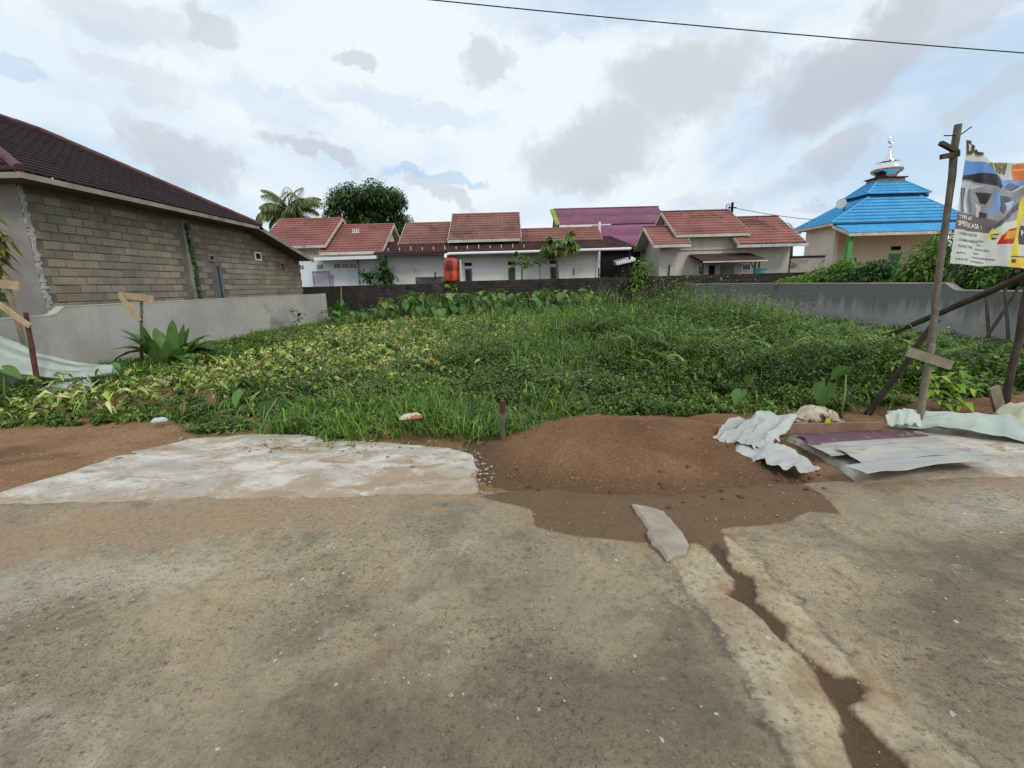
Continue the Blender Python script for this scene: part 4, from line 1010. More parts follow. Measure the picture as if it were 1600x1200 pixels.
# utility pole and cables
UP = thing('utility_pole', 'dark utility pole with bent conduit behind the beige house', 'utility pole', (16.1, 34, 0)); MB().tube([(16.1, 34, 0), (16.1, 34, 6.75)], [.12, .09], 10).build('pole', M_DARK, UP, smooth=True)
MB().tube([(15.65, 34, 4.5), (15.65, 34, 6.3), (15.72, 34, 6.62), (15.85, 34, 6.65), (15.95, 34, 6.4)], .03, 6).build('conduit', M_DARK, UP); MB().box(15.8, 16.4, 33.96, 34.04, 6.35, 6.43).build('cross_arm', M_DARK, UP)
def cable(name, label, a, b, sag, r, mat, grp=None):
    a, b = Vector(a), Vector(b); pts = []
    for i in range(41):
        t = i / 40; q = a.lerp(b, t); q.z -= sag * 4 * t * (1 - t); pts.append(q)
    o = MB().tube(pts, r, 6).build(name, mat); tag(o, label, 'cable', grp); return o
M_CABLE = weathered('black_cable', srgb(40, 44, 52), srgb(32, 36, 44), bump=0)
A_, B_ = PY(730, 0, 8), PY(1600, 84, 8); dvec = (B_ - A_)
cable('overhead_cable', 'single dark overhead cable crossing the sky above the lot', A_ - dvec * 2.2, B_ + dvec * 1.6, .55, .008, M_CABLE)
# keep the span at the height of the photograph: lift the sagging middle back up
o = bpy.data.objects['overhead_cable']; o.location.z += .50
cable('service_cable', 'thin service cable from the utility pole to the mosque roof', (16.1, 34, 6.42), PY(1302, 346, 30.2), .12, .02, M_CABLE)
# ------------------------------------------------------------------ plants
def leaf_material(name, trans=.35, rough=.45, sp=.35):
    k = NT(name); c = k.attr('Col', 'Color'); p = k.geo()
    c2 = k.mix(k.ramp(k.noise(p, 9, 3, .6), .4, .7, 0, .35), c, k.mix(.5, c, (0.02, 0.03, 0.01)))
    k.col(c2); k.rough(rough); k.b.inputs['Specular IOR Level'].default_value = sp
    tr = k.n('ShaderNodeBsdfTranslucent'); k.set(tr.inputs['Color'], k.mix(1.0, c, (1.15, 1.2, .55), 'MULTIPLY'))
    ms = k.n('ShaderNodeMixShader'); ms.inputs[0].default_value = trans
    k.t.links.new(k.b.outputs[0], ms.inputs[1]); k.t.links.new(tr.outputs[0], ms.inputs[2]); k.t.links.new(ms.outputs[0], k.out.inputs['Surface'])
    return k.m
M_LEAF = leaf_material('leaf', .28, .42, .32)
M_WILT = leaf_material('wilted_leaf', .12, .6, .25)
def plain_leaf(name, c1, c2, trans=.3):
    k = NT(name); p = k.coord('Object'); r_ = k.orand()
    c = k.mix(r_, c1, c2); c = k.mix(k.ramp(k.noise(p, 6, 4, .6), .4, .7, 0, .4), c, tuple(v * .6 for v in c1))
    k.col(c); k.rough(.48); k.b.inputs['Specular IOR Level'].default_value = .35
    tr = k.n('ShaderNodeBsdfTranslucent'); k.set(tr.inputs['Color'], c); ms = k.n('ShaderNodeMixShader'); ms.inputs[0].default_value = trans
    k.t.links.new(k.b.outputs[0], ms.inputs[1]); k.t.links.new(tr.outputs[0], ms.inputs[2]); k.t.links.new(ms.outputs[0], k.out.inputs['Surface'])
    return k.m
GREENS = np.array([srgb(90, 120, 48), srgb(74, 104, 38), srgb(110, 138, 56), srgb(60, 88, 34), srgb(138, 162, 76)])
YELLOWS = np.array([srgb(170, 182, 104), srgb(152, 168, 88), srgb(186, 190, 124), srgb(136, 158, 80), srgb(192, 192, 136), srgb(166, 162, 98)])
def unitv(a): return a / (np.linalg.norm(a, axis=-1, keepdims=True) + 1e-9)
def rdir(n, r_, tilt_lo, tilt_hi):
    az = r_.uniform(0, 2 * np.pi, n); el = r_.uniform(tilt_lo, tilt_hi, n)
    return np.c_[np.cos(az) * np.cos(el), np.sin(az) * np.cos(el), np.sin(el)]
class Leaves:
    """collects leaf blades: every blade is folded along its midrib and droops at the tip"""
    def __init__(s): s.V = []; s.T = []; s.C = []; s.n = 0
    def add(s, V, T, C): s.V.append(V); s.T.append(T + s.n); s.C.append(C); s.n += len(V)
    def blades(s, P, D, L, Wd, C, fold=.25, droop=.25, shape=.45, up=None):
        n = len(P); D = unitv(D); upv = np.tile([0, 0, 1.0], (n, 1)) if up is None else up
        S = unitv(np.cross(D, upv) + 1e-4); N = unitv(np.cross(S, D))
        L = np.broadcast_to(L, n)[:, None]; Wd = np.broadcast_to(Wd, n)[:, None]
        b = P; m = P + D * L * shape + N * L * .06
        l = m + S * Wd * .5 + N * Wd * fold * .5; r_ = m - S * Wd * .5 + N * Wd * fold * .5
        m2 = m - N * Wd * .02
        t = P + D * L - np.array([0, 0, 1.0]) * L * droop
        V = np.stack([b, l, t, r_, m2], 1).reshape(-1, 3)
        i = np.arange(n)[:, None] * 5
        T = np.concatenate([i + [0, 4, 1], i + [1, 4, 2], i + [0, 3, 4], i + [4, 3, 2]], 0)
        s.add(V, T, np.repeat(C, 5, 0))
    def grass(s, P, D, L, Wd, C, bend=.5):
        """blade of three segments that arches over"""
        n = len(P); D = unitv(D); H = D.copy(); H[:, 2] = 0; H = unitv(H + 1e-4)
        S = np.c_[-H[:, 1], H[:, 0], np.zeros(n)]; L = np.broadcast_to(L, n)[:, None]; Wd = np.broadcast_to(Wd, n)[:, None]
        bend = np.broadcast_to(bend, n)[:, None]
        q = [P, P + D * L * .4, P + D * L * .72 + H * L * .12 * bend - np.array([0, 0, 1]) * L * .10 * bend, P + D * L * .92 + H * L * .30 * bend - np.array([0, 0, 1]) * L * .38 * bend]
        V = np.stack([q[0] - S * Wd * .3, q[0] + S * Wd * .3, q[1] - S * Wd * .5, q[1] + S * Wd * .5, q[2] - S * Wd * .4, q[2] + S * Wd * .4, q[3]], 1).reshape(-1, 3)
        i = np.arange(n)[:, None] * 7
        T = np.concatenate([i + f for f in ([0, 1, 3], [0, 3, 2], [2, 3, 5], [2, 5, 4], [4, 5, 6])], 0)
        s.add(V, T, np.repeat(C, 7, 0))
    def fern(s, P, az, L, C, pairs=13):
        """arching frond with paired leaflets"""
        n = len(P)
        H = np.c_[np.cos(az), np.sin(az), np.zeros(n)]; S = np.c_[-np.sin(az), np.cos(az), np.zeros(n)]
        for j in range(pairs):
            t = (j + 1.5) / (pairs + 1)
            pos = P + H * (L * (.22 * t + .5 * t * t))[:, None] + np.array([0, 0, 1.0]) * (L * (1.05 * t - .5 * t * t))[:, None]
            w = L * .24 * (math.sin(math.pi * min(1, .12 + t * .95)) ** .8 + .05)
            for sg in (-1, 1):
                d = S * sg + H * .45 + np.array([0, 0, .10])
                s.blades(pos, d, w, L * .055, C * RNG.uniform(.85, 1.1, (n, 1)), fold=.1, droop=.22, shape=.3)
    def build(s, name, mat=M_LEAF, parent=None):
        return part(name, np_mesh(name, np.vstack(s.V), np.vstack(s.T), mat, col=np.clip(np.vstack(s.C), 0, 1)), parent)
def pick(r_, pal, n, var=.22): return pal[r_.integers(len(pal), size=n)] * r_.uniform(1 - var, 1 + var, (n, 1))

# zones of the lot
WILT = XY([(-150, 640), (60, 622), (200, 600), (350, 570), (450, 540), (530, 514), (640, 501), (900, 498), (1010, 486), (985, 512), (850, 530), (760, 545), (690, 560), (600, 577), (480, 591), (330, 606), (150, 626), (0, 645), (-150, 655)], .18)
def inlot(x, y): 
    fr = 4.62 + .35 * (vnoise(x, y * 0, .9, 51, 3) - .5) * 2
    fr = np.where(x < -1.6, fr + .05, fr); fr = np.where(x < -3.6, fr + .25, fr); fr = np.where((x > 1.4) & (x < 4.6), fr + .10, fr)
    fr = np.where((x > -1.9) & (x < .35), fr - .28, fr); fr = np.where(x > 3.0, fr + .1, fr); fr = np.where(x > 4.6, fr + .55, fr)
    return (x > -8.0) & (x < 8.75) & (y > fr) & (y < 23.1)
def bush_h(x, y):
    base = np.clip(.16 + .065 * (y - 4.7), .14, .62)
    h = base * (.28 + 1.9 * np.clip(vnoise(x, y, 1.15, 61, 3) - .18, 0, 1))
    h = np.where((y > 5.4) & (y < 14), h * (1 + .95 * np.clip((x - .5) / 2, 0, 1) * np.clip((7.2 - x) / 1.5, 0, 1)), h)
    edge = np.clip((8.7 - x) / 2.6, .22, 1); h = h * edge; h = h * np.clip(1.25 - (y - 9.5) * .085, .3, 1)
    left = np.clip((x + 5.5) / 3.5, .35, 1); h = h * left
    return h
def sample(n, r_, x0, x1, y0, y1): return r_.uniform(x0, x1, n), r_.uniform(y0, y1, n)
r_ = np.random.default_rng(5)
# 1 leafy weeds
LV = Leaves()
for (y0, y1, dens, lsz, nl) in ((4.2, 6.2, 95, .085, 28), (6.2, 8.5, 60, .095, 32), (8.5, 12, 34, .11, 32), (12, 17, 22, .125, 28), (17, 23, 14, .14, 24)):
    n = int(dens * 16.8 * (y1 - y0)); x, y = sample(n, r_, -8, 8.75, y0, y1)
    wl_ = sdpoly(x, y, WILT) + .5 * (vnoise(x, y, 1.1, 71, 3) - .5)
    keep = inlot(x, y) & ((y > 5.45) | (x < -2.3) | (x > .6) | (r_.random(n) < .35)) & ((wl_ < 0) | (r_.random(n) < .22))
    back = (y > 19.0) & (x < 3.8); keep &= ~back | (r_.random(n) < .35)
    x, y = x[keep], y[keep]; h = bush_h(x, y) * r_.uniform(.6, 1.25, len(x)); tone = .55 + .8 * vnoise(x, y, 1.3, 81, 3)
    bright = vnoise(x, y, .7, 91, 2)
    # every plant is a few leaning stems with leaves set alternately along them
    ns = 4; k_ = max(3, nl // ns); n0 = len(x)
    az = r_.uniform(0, 6.283, (n0, ns)); lean = r_.uniform(.15, .95, (n0, ns)); hh_ = h[:, None] * r_.uniform(.55, 1.3, (n0, ns))
    tt = (np.arange(k_) + .6) / k_; tt = tt[None, None, :] * np.ones((n0, ns, 1)) + r_.normal(0, .05, (n0, ns, k_))
    dx, dy = np.cos(az)[..., None], np.sin(az)[..., None]
    reach = (lean * hh_)[..., None] * tt ** 1.4
    Px = x[:, None, None] + dx * reach + r_.normal(0, .012, tt.shape); Py = y[:, None, None] + dy * reach + r_.normal(0, .012, tt.shape)
    Pz = gz(Px, Py) + hh_[..., None] * (tt - .18 * tt ** 3)
    sgn = np.where(np.arange(k_) % 2 == 0, 1.0, -1.0)[None, None, :]
    la = az[..., None] + sgn * r_.uniform(.5, 1.5, tt.shape)
    P = np.c_[Px.ravel(), Py.ravel(), Pz.ravel()]; m = len(P)
    D = np.c_[np.cos(la).ravel(), np.sin(la).ravel(), r_.normal(.28, .40, m)]
    rep = lambda a_: np.broadcast_to(a_[:, None, None], tt.shape).ravel()
    C = pick(r_, GREENS, m, .3) * (rep(tone) * np.broadcast_to(r_.uniform(.65, 1.25, (n0, ns))[..., None], tt.shape).ravel())[:, None]
    C = C * (1 + .30 * (rep(bright)[:, None] > .58) * np.array([1.2, 1.0, .5]))
    Ls = lsz * r_.uniform(.6, 1.5, m) * (1.15 - .45 * tt.ravel())
    LV.blades(P, D, Ls, Ls * r_.uniform(.24, .46, m), C, droop=.3)
    sb = np.c_[np.broadcast_to(x[:, None], az.shape).ravel(), np.broadcast_to(y[:, None], az.shape).ravel()]
    sel = r_.random(len(sb)) < .6
    D_ = np.c_[np.cos(az).ravel() * lean.ravel(), np.sin(az).ravel() * lean.ravel(), np.ones(az.size)][sel]
    LV.grass(np.c_[sb, gz(sb[:, 0], sb[:, 1])][sel], D_, (hh_.ravel() * 1.05)[sel], .008 + .0006 * y0, pick(r_, GREENS, sel.sum()) * .8, .25)
# taller, larger-leaved plants standing up out of the mass
for (x0, x1, y0, y1, dens, hh0, hh1, lsz, wd, gm_) in ((.4, 7.4, 5.6, 9.5, 4.2, .35, .75, .13, .26, 1.0), (.8, 7.6, 9.5, 15, 2.6, .45, .85, .16, .28, 1.0), (4.2, 8.6, 4.95, 7.6, 9, .22, .48, .13, .5, .9), (-2.2, 4.0, 5.0, 6.4, 5, .2, .4, .10, .42, .85), (-8, .5, 6, 18, .45, .25, .45, .15, .45, 1.0)):
    n = int(dens * (x1 - x0) * (y1 - y0)); x, y = sample(n, r_, x0, x1, y0, y1); keep = inlot(x, y) & (vnoise(x, y, .9, 131, 2) > .36); x, y = x[keep], y[keep]; n0 = len(x)
    h = r_.uniform(hh0, hh1, n0) * np.clip((8.9 - x) / 2.2, .35, 1) * np.clip(1.3 - (y - 9.5) * .09, .5, 1); ns, k_ = 6, 11
    az = r_.uniform(0, 6.283, (n0, ns)); lean = r_.uniform(.2, .9, (n0, ns)); hs_ = h[:, None] * r_.uniform(.6, 1.2, (n0, ns)); tt = ((np.arange(k_) + .8) / k_)[None, None, :] * np.ones((n0, ns, 1)); dx, dy = np.cos(az)[..., None], np.sin(az)[..., None]; reach = (lean * hs_)[..., None] * tt ** 1.5
    Px = x[:, None, None] + dx * reach; Py = y[:, None, None] + dy * reach; Pz = gz(Px, Py) + hs_[..., None] * (tt - .22 * tt ** 3); la = az[..., None] + np.where(np.arange(k_) % 2 == 0, 1.0, -1.0)[None, None, :] * r_.uniform(.6, 1.4, tt.shape)
    P = np.c_[Px.ravel(), Py.ravel(), Pz.ravel()]; m = len(P); D = np.c_[np.cos(la).ravel(), np.sin(la).ravel(), r_.normal(.25, .3, m)]
    tn = np.broadcast_to((r_.uniform(.55, 1.25, n0))[:, None, None], tt.shape).ravel() * gm_; C = pick(r_, GREENS, m, .25) * tn[:, None]; Ls = lsz * r_.uniform(.7, 1.3, m) * (1.2 - .5 * tt.ravel())
    LV.blades(P, D, Ls, Ls * wd * r_.uniform(.8, 1.2, m), C, droop=.32)
    sb = np.c_[np.repeat(x, ns), np.repeat(y, ns)]; LV.grass(np.c_[sb, gz(sb[:, 0], sb[:, 1])], np.c_[(np.cos(az) * lean).ravel(), (np.sin(az) * lean).ravel(), np.ones(az.size)], hs_.ravel() * 1.02, .011, pick(r_, GREENS, len(sb)) * .7, .25)
o = LV.build('weeds'); tag(o, 'dense low leafy green weeds covering the lot', 'weeds', kind='stuff')
# 2 grass
GR = Leaves()
for (y0, y1, x0, x1, dens, Lm, wd) in ((4.1, 5.5, -2.6, .7, 1500, .34, .0085), (4.3, 6, -8, -2.2, 300, .2, .007), (4.3, 6.5, .4, 8.7, 420, .22, .007), (6.5, 9, .0, 8.7, 260, .38, .009), (9, 13, .5, 8.7, 130, .5, .012), (13, 23, -1, 8.7, 60, .5, .017),
                                (6, 20, -8.0, -6.3, 260, .30, .011), (6, 20, -6.0, 2, 22, .25, .012)):
    n = int(dens * (x1 - x0) * (y1 - y0)); x, y = sample(n, r_, x0, x1, y0, y1); cl = vnoise(x, y, 1.6, 101, 3)
    keep = inlot(x, y + .12) & (r_.random(n) < np.clip((cl - .3) * 2.6, .06, 1)); x, y = x[keep], y[keep]; n = len(x)
    hz = bush_h(x, y) * r_.random(n) * .75 if y0 > 6 else np.zeros(n)
    P = np.c_[x, y, gz(x, y) + hz]; D = rdir(n, r_, .7, 1.45); C = pick(r_, GREENS, n, .3) * (.6 + .8 * vnoise(x, y, 1.5, 111, 2))[:, None] * np.array([1.0, 1.1, .9])
    GR.grass(P, D, Lm * r_.uniform(.5, 1.3, n), wd * r_.uniform(.7, 1.4, n), C, r_.uniform(.3, 1.4, n))
o = GR.build('grass'); tag(o, 'tufts of green grass growing among the weeds', 'grass', kind='stuff')
# 3 ferns
FE = Leaves(); n = 230; x, y = sample(n, r_, 1.6, 7.4, 6.0, 15); keep = inlot(x, y) & (sdpoly(x, y, WILT) < -.3); x, y = x[keep], y[keep]; n = len(x)
for j in range(5):
    P = np.c_[x + r_.normal(0, .06, n), y + r_.normal(0, .06, n), gz(x, y) + bush_h(x, y) * .35]
    FE.fern(P, r_.uniform(0, 6.283, n), r_.uniform(.35, .75, n), pick(r_, GREENS, n, .2) * np.array([1.05, 1.1, .85]) * .95)
o = FE.build('fern_fronds'); tag(o, 'arching fern fronds mixed through the taller weeds', 'ferns', kind='stuff')
# 4 wilted taro leaves: large limp yellow-green blades and pale bent stalks
WT = Leaves()
for (y0, y1, dens) in ((4.7, 8, 95), (8, 12, 85), (12, 19.5, 62)):
    n = int(dens * 16 * (y1 - y0)); x, y = sample(n, r_, -8, 5, y0, y1); wl_ = sdpoly(x, y, WILT) + .9 * (vnoise(x, y, .9, 71, 3) - .5)
    keep = inlot(x, y) & ((wl_ > 0) | ((wl_ > -1.3) & (r_.random(n) < .12))); x, y = x[keep], y[keep]; n = len(x)
    tone = .7 + .6 * vnoise(x, y, .8, 121, 3)
    L = r_.uniform(.08, .22, n); P = np.c_[x, y, gz(x, y) + .05 + .20 * r_.random(n)]
    C = pick(r_, YELLOWS, n, .2) * tone[:, None]; gm = r_.random(n) < .36; C[gm] = pick(r_, GREENS, gm.sum()) * 1.1
    om = r_.random(n) < .006; C[om] = np.array(srgb(206, 150, 52))
    # each leaf: two lobes either side of the rib, drooping and creased
    D = rdir(n, r_, -.5, .6); nrm_ = unitv(np.c_[r_.normal(0, .7, n), r_.normal(0, .7, n), np.ones(n)])
    WT.blades(P, D, L, L * r_.uniform(.16, .48, n), C, fold=.8, droop=.35, shape=.42, up=nrm_)
    D2 = D + r_.normal(0, .45, (n, 3)); WT.blades(P + D * L[:, None] * .3, D2, L * .7, L * r_.uniform(.14, .36, n), C * .8, fold=-.7, droop=.4, shape=.5, up=nrm_)
    q = r_.random(n) < .6; m = q.sum()
    WT.grass(P[q] - np.array([0, 0, .05]), rdir(m, r_, .05, 1.2), L[q] * r_.uniform(.7, 1.6, m), r_.uniform(.010, .020, m), pick(r_, YELLOWS, m) * 1.08, r_.uniform(.2, 2.2, m))
o = WT.build('wilted_taro', M_WILT); tag(o, 'carpet of wilted yellow green taro leaves and stalks', 'wilted leaves', kind='stuff')
LT_ = Leaves(); r_ = np.random.default_rng(77)
STRAW = np.array([srgb(150, 134, 92), srgb(120, 104, 70), srgb(168, 160, 110), srgb(96, 110, 58), srgb(84, 66, 46)])
for (x0, x1, y0, y1, n, zf) in ((-6.5, -2.2, 4.2, 4.95, 260, .02), (-2.6, .4, 3.95, 4.45, 300, .025), (-.3, .6, 3.9, 4.5, 120, .03), (2.2, 5.5, 4.15, 4.9, 240, .05), (-1.8, -.4, 3.5, 4.2, 60, .022)):
    x, y = sample(n, r_, x0, x1, y0, y1); P = np.c_[x, y, np.maximum(gz(x, y), 0) + zf * r_.uniform(.6, 1.2, n)]; LT_.grass(P, rdir(n, r_, -.05, .25), r_.uniform(.03, .14, n), r_.uniform(.003, .008, n), pick(r_, STRAW, n), r_.uniform(.1, .6, n))
    m = n // 3; x, y = sample(m, r_, x0, x1, y0, y1); P = np.c_[x, y, np.maximum(gz(x, y), 0) + zf]; LT_.blades(P, rdir(m, r_, -.1, .3), r_.uniform(.03, .08, m), r_.uniform(.012, .03, m), pick(r_, STRAW, m), droop=.1)
o = LT_.build('leaf_litter', M_WILT); tag(o, 'dry stalks and dead leaves littering the soil along the weed edge', 'leaf litter', kind='stuff')
print('veg verts', LV.n, GR.n, FE.n, WT.n)

# heart-shaped taro leaf: blade with cupped sides; petiole from the ground
def heart(nu=9, nv=4):
    V = []; Fc = []
    prof = [(-.30, .10), (-.24, .30), (-.10, .44), (.08, .50), (.26, .47), (.46, .38), (.66, .25), (.85, .11), (1.0, .0)]
    for yv, w_ in prof:
        for j in range(-nv, nv + 1):
            t = j / nv; x_ = t * w_
            yy = yv if yv > -.05 else yv * (1 - .9 * (1 - abs(t)) ** 1.5)
            z_ = .16 * abs(t) ** 1.3 * w_ * 2 - .20 * max(0, yy) ** 2 + .015 * math.sin(9 * yy + 4 * abs(t))
            V.append((x_, yy, z_))
    m = 2 * nv + 1
    for i in range(len(prof) - 1):
        for j in range(m - 1): Fc.append((i * m + j, i * m + j + 1, (i + 1) * m + j + 1, (i + 1) * m + j))
    return V, Fc
HV, HF = heart()
M_TARO = plain_leaf('taro_green', srgb(98, 136, 66), srgb(120, 154, 80)); M_TAROD = plain_leaf('taro_dark', srgb(78, 116, 56), srgb(98, 134, 68)); M_STALK = plain_leaf('stalk', srgb(128, 150, 92), srgb(108, 132, 80), .1)
def taro_leaf_mesh(mat, tilt, stalk, lean, size, seed):
    """one leaf: stalk from the ground up and a hanging heart blade, base of the stalk at the origin"""
    rr = random.Random(seed)
    top = Vector((0, lean, stalk)); mb = MB()
    mb.tube([(0, 0, 0), (0, lean * .3, stalk * .5), (0, lean * .8, stalk * .9), top], [.018, .014, .010, .008], 5)
    R = Matrix.Rotation(tilt, 4, 'X'); R2 = Matrix.Rotation(rr.uniform(-.25, .25), 4, 'Y')
    n0 = len(mb.V); mb.add([tuple(top + R2 @ (R @ (Vector(v) * size))) for v in HV], HF)
    me = mesh('leaf', mb.V, mb.F, mat, True)
    me.materials.append(M_STALK)
    for pl in me.polygons:
        if pl.vertices[0] < n0: pl.material_index = 1
    return me
TLV = [taro_leaf_mesh(m_, t, s_, l_, z_, i) for i, (m_, t, s_, l_, z_) in enumerate(((M_TARO, -.75, .66, .20, .25), (M_TAROD, -1.0, .56, .30, .25), (M_TARO, -.4, .74, .10, .21), (M_TAROD, -1.15, .48, .34, .27), (M_TARO, -.9, .34, .28, .28), (M_TAROD, .2, .74, .06, .22)))]
def taro(label, x, y, s=1.0, n=6, seed=0, group=None, z=None, name='taro_plant', leaves=None):
    rr = random.Random(seed); z = float(gz(x, y)) if z is None else z
    t = thing(name, label, 'taro plant', (x, y, z), group)
    for i in range(n):
        o = bpy.data.objects.new('leaf', (leaves or TLV)[rr.randrange(len(leaves or TLV))]); link(o, t)
        o.rotation_euler = (rr.uniform(-.3, .22), rr.uniform(-.3, .3), i * 2.4 + rr.uniform(-.5, .5)); q = s * rr.uniform(.75, 1.15); o.scale = (q, q, q); o.location = (rr.uniform(-.06, .06), rr.uniform(-.06, .06), 0)
    return t
rr = random.Random(4)
for i in range(64):
    x = -6.9 + i * .166 + rr.uniform(-.25, .25); y = 19.3 + rr.uniform(-.5, 2.4); s_ = (1.32 if x > -4 else 1.05 + (x + 6.9) * .09) * (1 if y < 21 else 1.12)
    if x < -5.5: y = 18.4 + rr.uniform(-.6, .8); s_ = .8
    taro('green taro plant in the tall leafy row along the dark back wall', x, y, s_, 8, i, 'taro plants along the back wall')
FRONT = [TLV[1], TLV[3]]
for i, (px, py, s_, n, lb) in enumerate([
        (1180, 640, .72, 2, 'young taro plant with two leaves hanging left of the cement sack'), (1318, 648, .82, 2, 'taro plant with one big heart leaf behind the cement sack'),
        (402, 668, .62, 3, 'small taro plant at the edge of the white apron by the weeds'), (0, 640, .75, 5, 'dark taro plant below the sagging tarpaulin'),
        (700, 560, 1.0, 4, 'lone green taro plant standing in the wilted carpet'), (645, 545, .9, 3, 'green taro plant left of another one in the wilted carpet'),
        (870, 530, .9, 4, 'green taro plant at the far end of the wilted carpet'), (180, 605, .6, 3, 'small bright taro plant below the thin stake with a plank'), (1030, 520, .9, 3, 'taro plant among the tall weeds in front of the dark wall end')]):
    P = PZ(px, py, .03); taro(lb, P[0], P[1], s_, n, 90 + i)
# taro and shrubs behind the right-hand wall
for i, (px, Yd, s_, lb) in enumerate([(1210, 16.2, 1.5, 'taro leaves showing above the wall nearest the beige house'), (1312, 12.4, 1.25, 'large taro leaf standing above the wall below the mosque column'), (1345, 11.8, 1.2, 'taro leaves above the wall right of the largest leaf'), (1255, 14.5, 1.45, 'taro leaves above the wall below the yard wall'), (1545, 8.2, 1.5, 'broad pale taro leaves above the wall below the banner'), (1525, 8.5, 1.4, 'taro leaves above the wall beside the tall banner pole')]):
    P = PY(px, 440, Yd); taro(lb, max(9.75, P[0]), Yd, s_, 6, 200 + i, z=.25)

# strap-leaved clumps
def strap_mesh(L, w_, arch, mat, seg=6, crease=.18):
    V = []; Fc = []
    for i in range(seg + 1):
        t = i / seg; wd = w_ * (math.sin(math.pi * (.12 + .88 * t)) ** .7 if t < 1 else 0) * (1 if t > .0 else .5)
        y = L * (t - .0) * math.sin(.25 + arch * t * .6); z = L * t * math.cos(.2 + arch * t * .75)
        V += [(-wd / 2, y, z + wd * crease), (0, y, z), (wd / 2, y, z + wd * crease)]
    for i in range(seg):
        a = i * 3; Fc += [(a, a + 1, a + 4, a + 3), (a + 1, a + 2, a + 5, a + 4)]
    return mesh('leaf', V, Fc, mat, True)
M_STRAP = plain_leaf('strap_green', srgb(78, 116, 54), srgb(110, 144, 72)); M_BAN = plain_leaf('banana_green', srgb(92, 136, 62), srgb(72, 116, 56))
def clump(name, label, cat, x, y, meshes, n, s, seed, spread=.12, z=None, tilt=.25):
    rr = random.Random(seed); t = thing(name, label, cat, (x, y, float(gz(x, y)) if z is None else z))
    for i in range(n):
        o = bpy.data.objects.new('leaf', rr.choice(meshes)); link(o, t); q = s * rr.uniform(.7, 1.1); a = rr.uniform(0, 6.28)
        o.scale = (q, q, q); o.rotation_euler = (rr.uniform(-tilt, tilt), rr.uniform(-tilt, tilt), a); d_ = spread * rr.random(); o.location = (d_ * math.cos(a + 1.57), d_ * math.sin(a + 1.57), 0)
    return t
SM = [strap_mesh(.78, .21, a, M_STRAP) for a in (.1, .6, 1.1, 1.7)]
P = PZ(262, 572, .03); clump('lily_clump', 'clump of broad upright dark green leaves by the light grey wall', 'plant', max(P[0], -7.7), P[1], SM, 34, 1.12, 3, .34)
BMs = [strap_mesh(1.0, .26, a, M_BAN, 8) for a in (.3, .9, 1.5)]
clump('banana_plant', 'young banana plant at the end of the light grey wall', 'plant', -7.3, 19.3, BMs, 11, 1.15, 5, .1, .1, .35)
MB().tube([(-7.05, 19.1, .1), (-7.05, 19.1, .9), (-7.0, 19.1, 1.55)], [.045, .035, .025], 8).build('stem', M_STALK, bpy.data.objects['banana_plant'])
# leafy sapling by the banner pole, small dark sapling by the left wall
def leafy(name, label, cat, base, stems, nleaf, lsz, pal, seed, wid=.45, droop=.35, stem_r=.012, stemmat=None, ball=None, tone=1.0, group=None):
    """shrub: stems plus blades round their ends; ball = (centre offset, radii, count) adds leaf clumps"""
    r2 = np.random.default_rng(seed); t = thing(name, label, cat, base, group); b = np.array(base, float)
    mb = MB(); L2 = Leaves()
    for st in stems:
        pts = [b + np.array(q) for q in st]; mb.tube([tuple(q) for q in pts], [stem_r * (1 - .6 * i / (len(pts) - 1)) for i in range(len(pts))], 6)
        tt = r2.uniform(.25, 1, nleaf); seg = np.minimum((tt * (len(pts) - 1)).astype(int), len(pts) - 2); fr = tt * (len(pts) - 1) - seg
        A = np.array(pts); Pp = A[seg] + (A[seg + 1] - A[seg]) * fr[:, None]
        D = rdir(nleaf, r2, -.3, .7); C = pick(r2, pal, nleaf) * tone; Ls = lsz * r2.uniform(.6, 1.25, nleaf); L2.blades(Pp, D, Ls, Ls * wid, C, droop=droop)
    for (c0, rad, cnt) in ball or []:
        d = unitv(r2.normal(size=(cnt, 3))); rr_ = r2.random(cnt) ** .45; Pp = b + np.array(c0) + d * np.array(rad) * rr_[:, None]
        D = d + r2.normal(0, .5, (cnt, 3)); C = pick(r2, pal, cnt) * tone * (.75 + .5 * r2.random((cnt, 1))); Ls = lsz * r2.uniform(.6, 1.25, cnt); L2.blades(Pp, D, Ls, Ls * wid, C, droop=droop)
    mb.build('stem', stemmat or M_STALK, t)
    o = L2.build('foliage', M_LEAF, t); return t
LIME = np.array([srgb(140, 176, 62), srgb(158, 190, 74), srgb(120, 158, 58)]); DEEP = np.array([srgb(64, 96, 46), srgb(52, 82, 42), srgb(80, 110, 54)]); MID = np.array([srgb(92, 132, 52), srgb(76, 114, 46), srgb(116, 150, 62), srgb(132, 160, 74)])
P = PZ(1478, 652, .03)
leafy('sapling', 'bright lime green sapling just right of the banner pole', 'sapling', (P[0], P[1], .03), [[(0, 0, 0), (.05, .05, .25), (.12, .05, .50)], [(0, 0, 0), (-.05, .1, .2), (-.10, .1, .42)], [(0, 0, 0), (.15, 0, .2), (.26, 0, .34)]], 26, .15, LIME, 3)
leafy('sapling', 'small dark sapling against the foot of the light grey wall', 'sapling', (-7.75, 16.2, .05), [[(0, 0, 0), (0, .02, .4), (.05, .02, .75)], [(0, 0, 0), (.2, 0, .4), (.3, 0, .6)]], 9, .26, DEEP, 4)
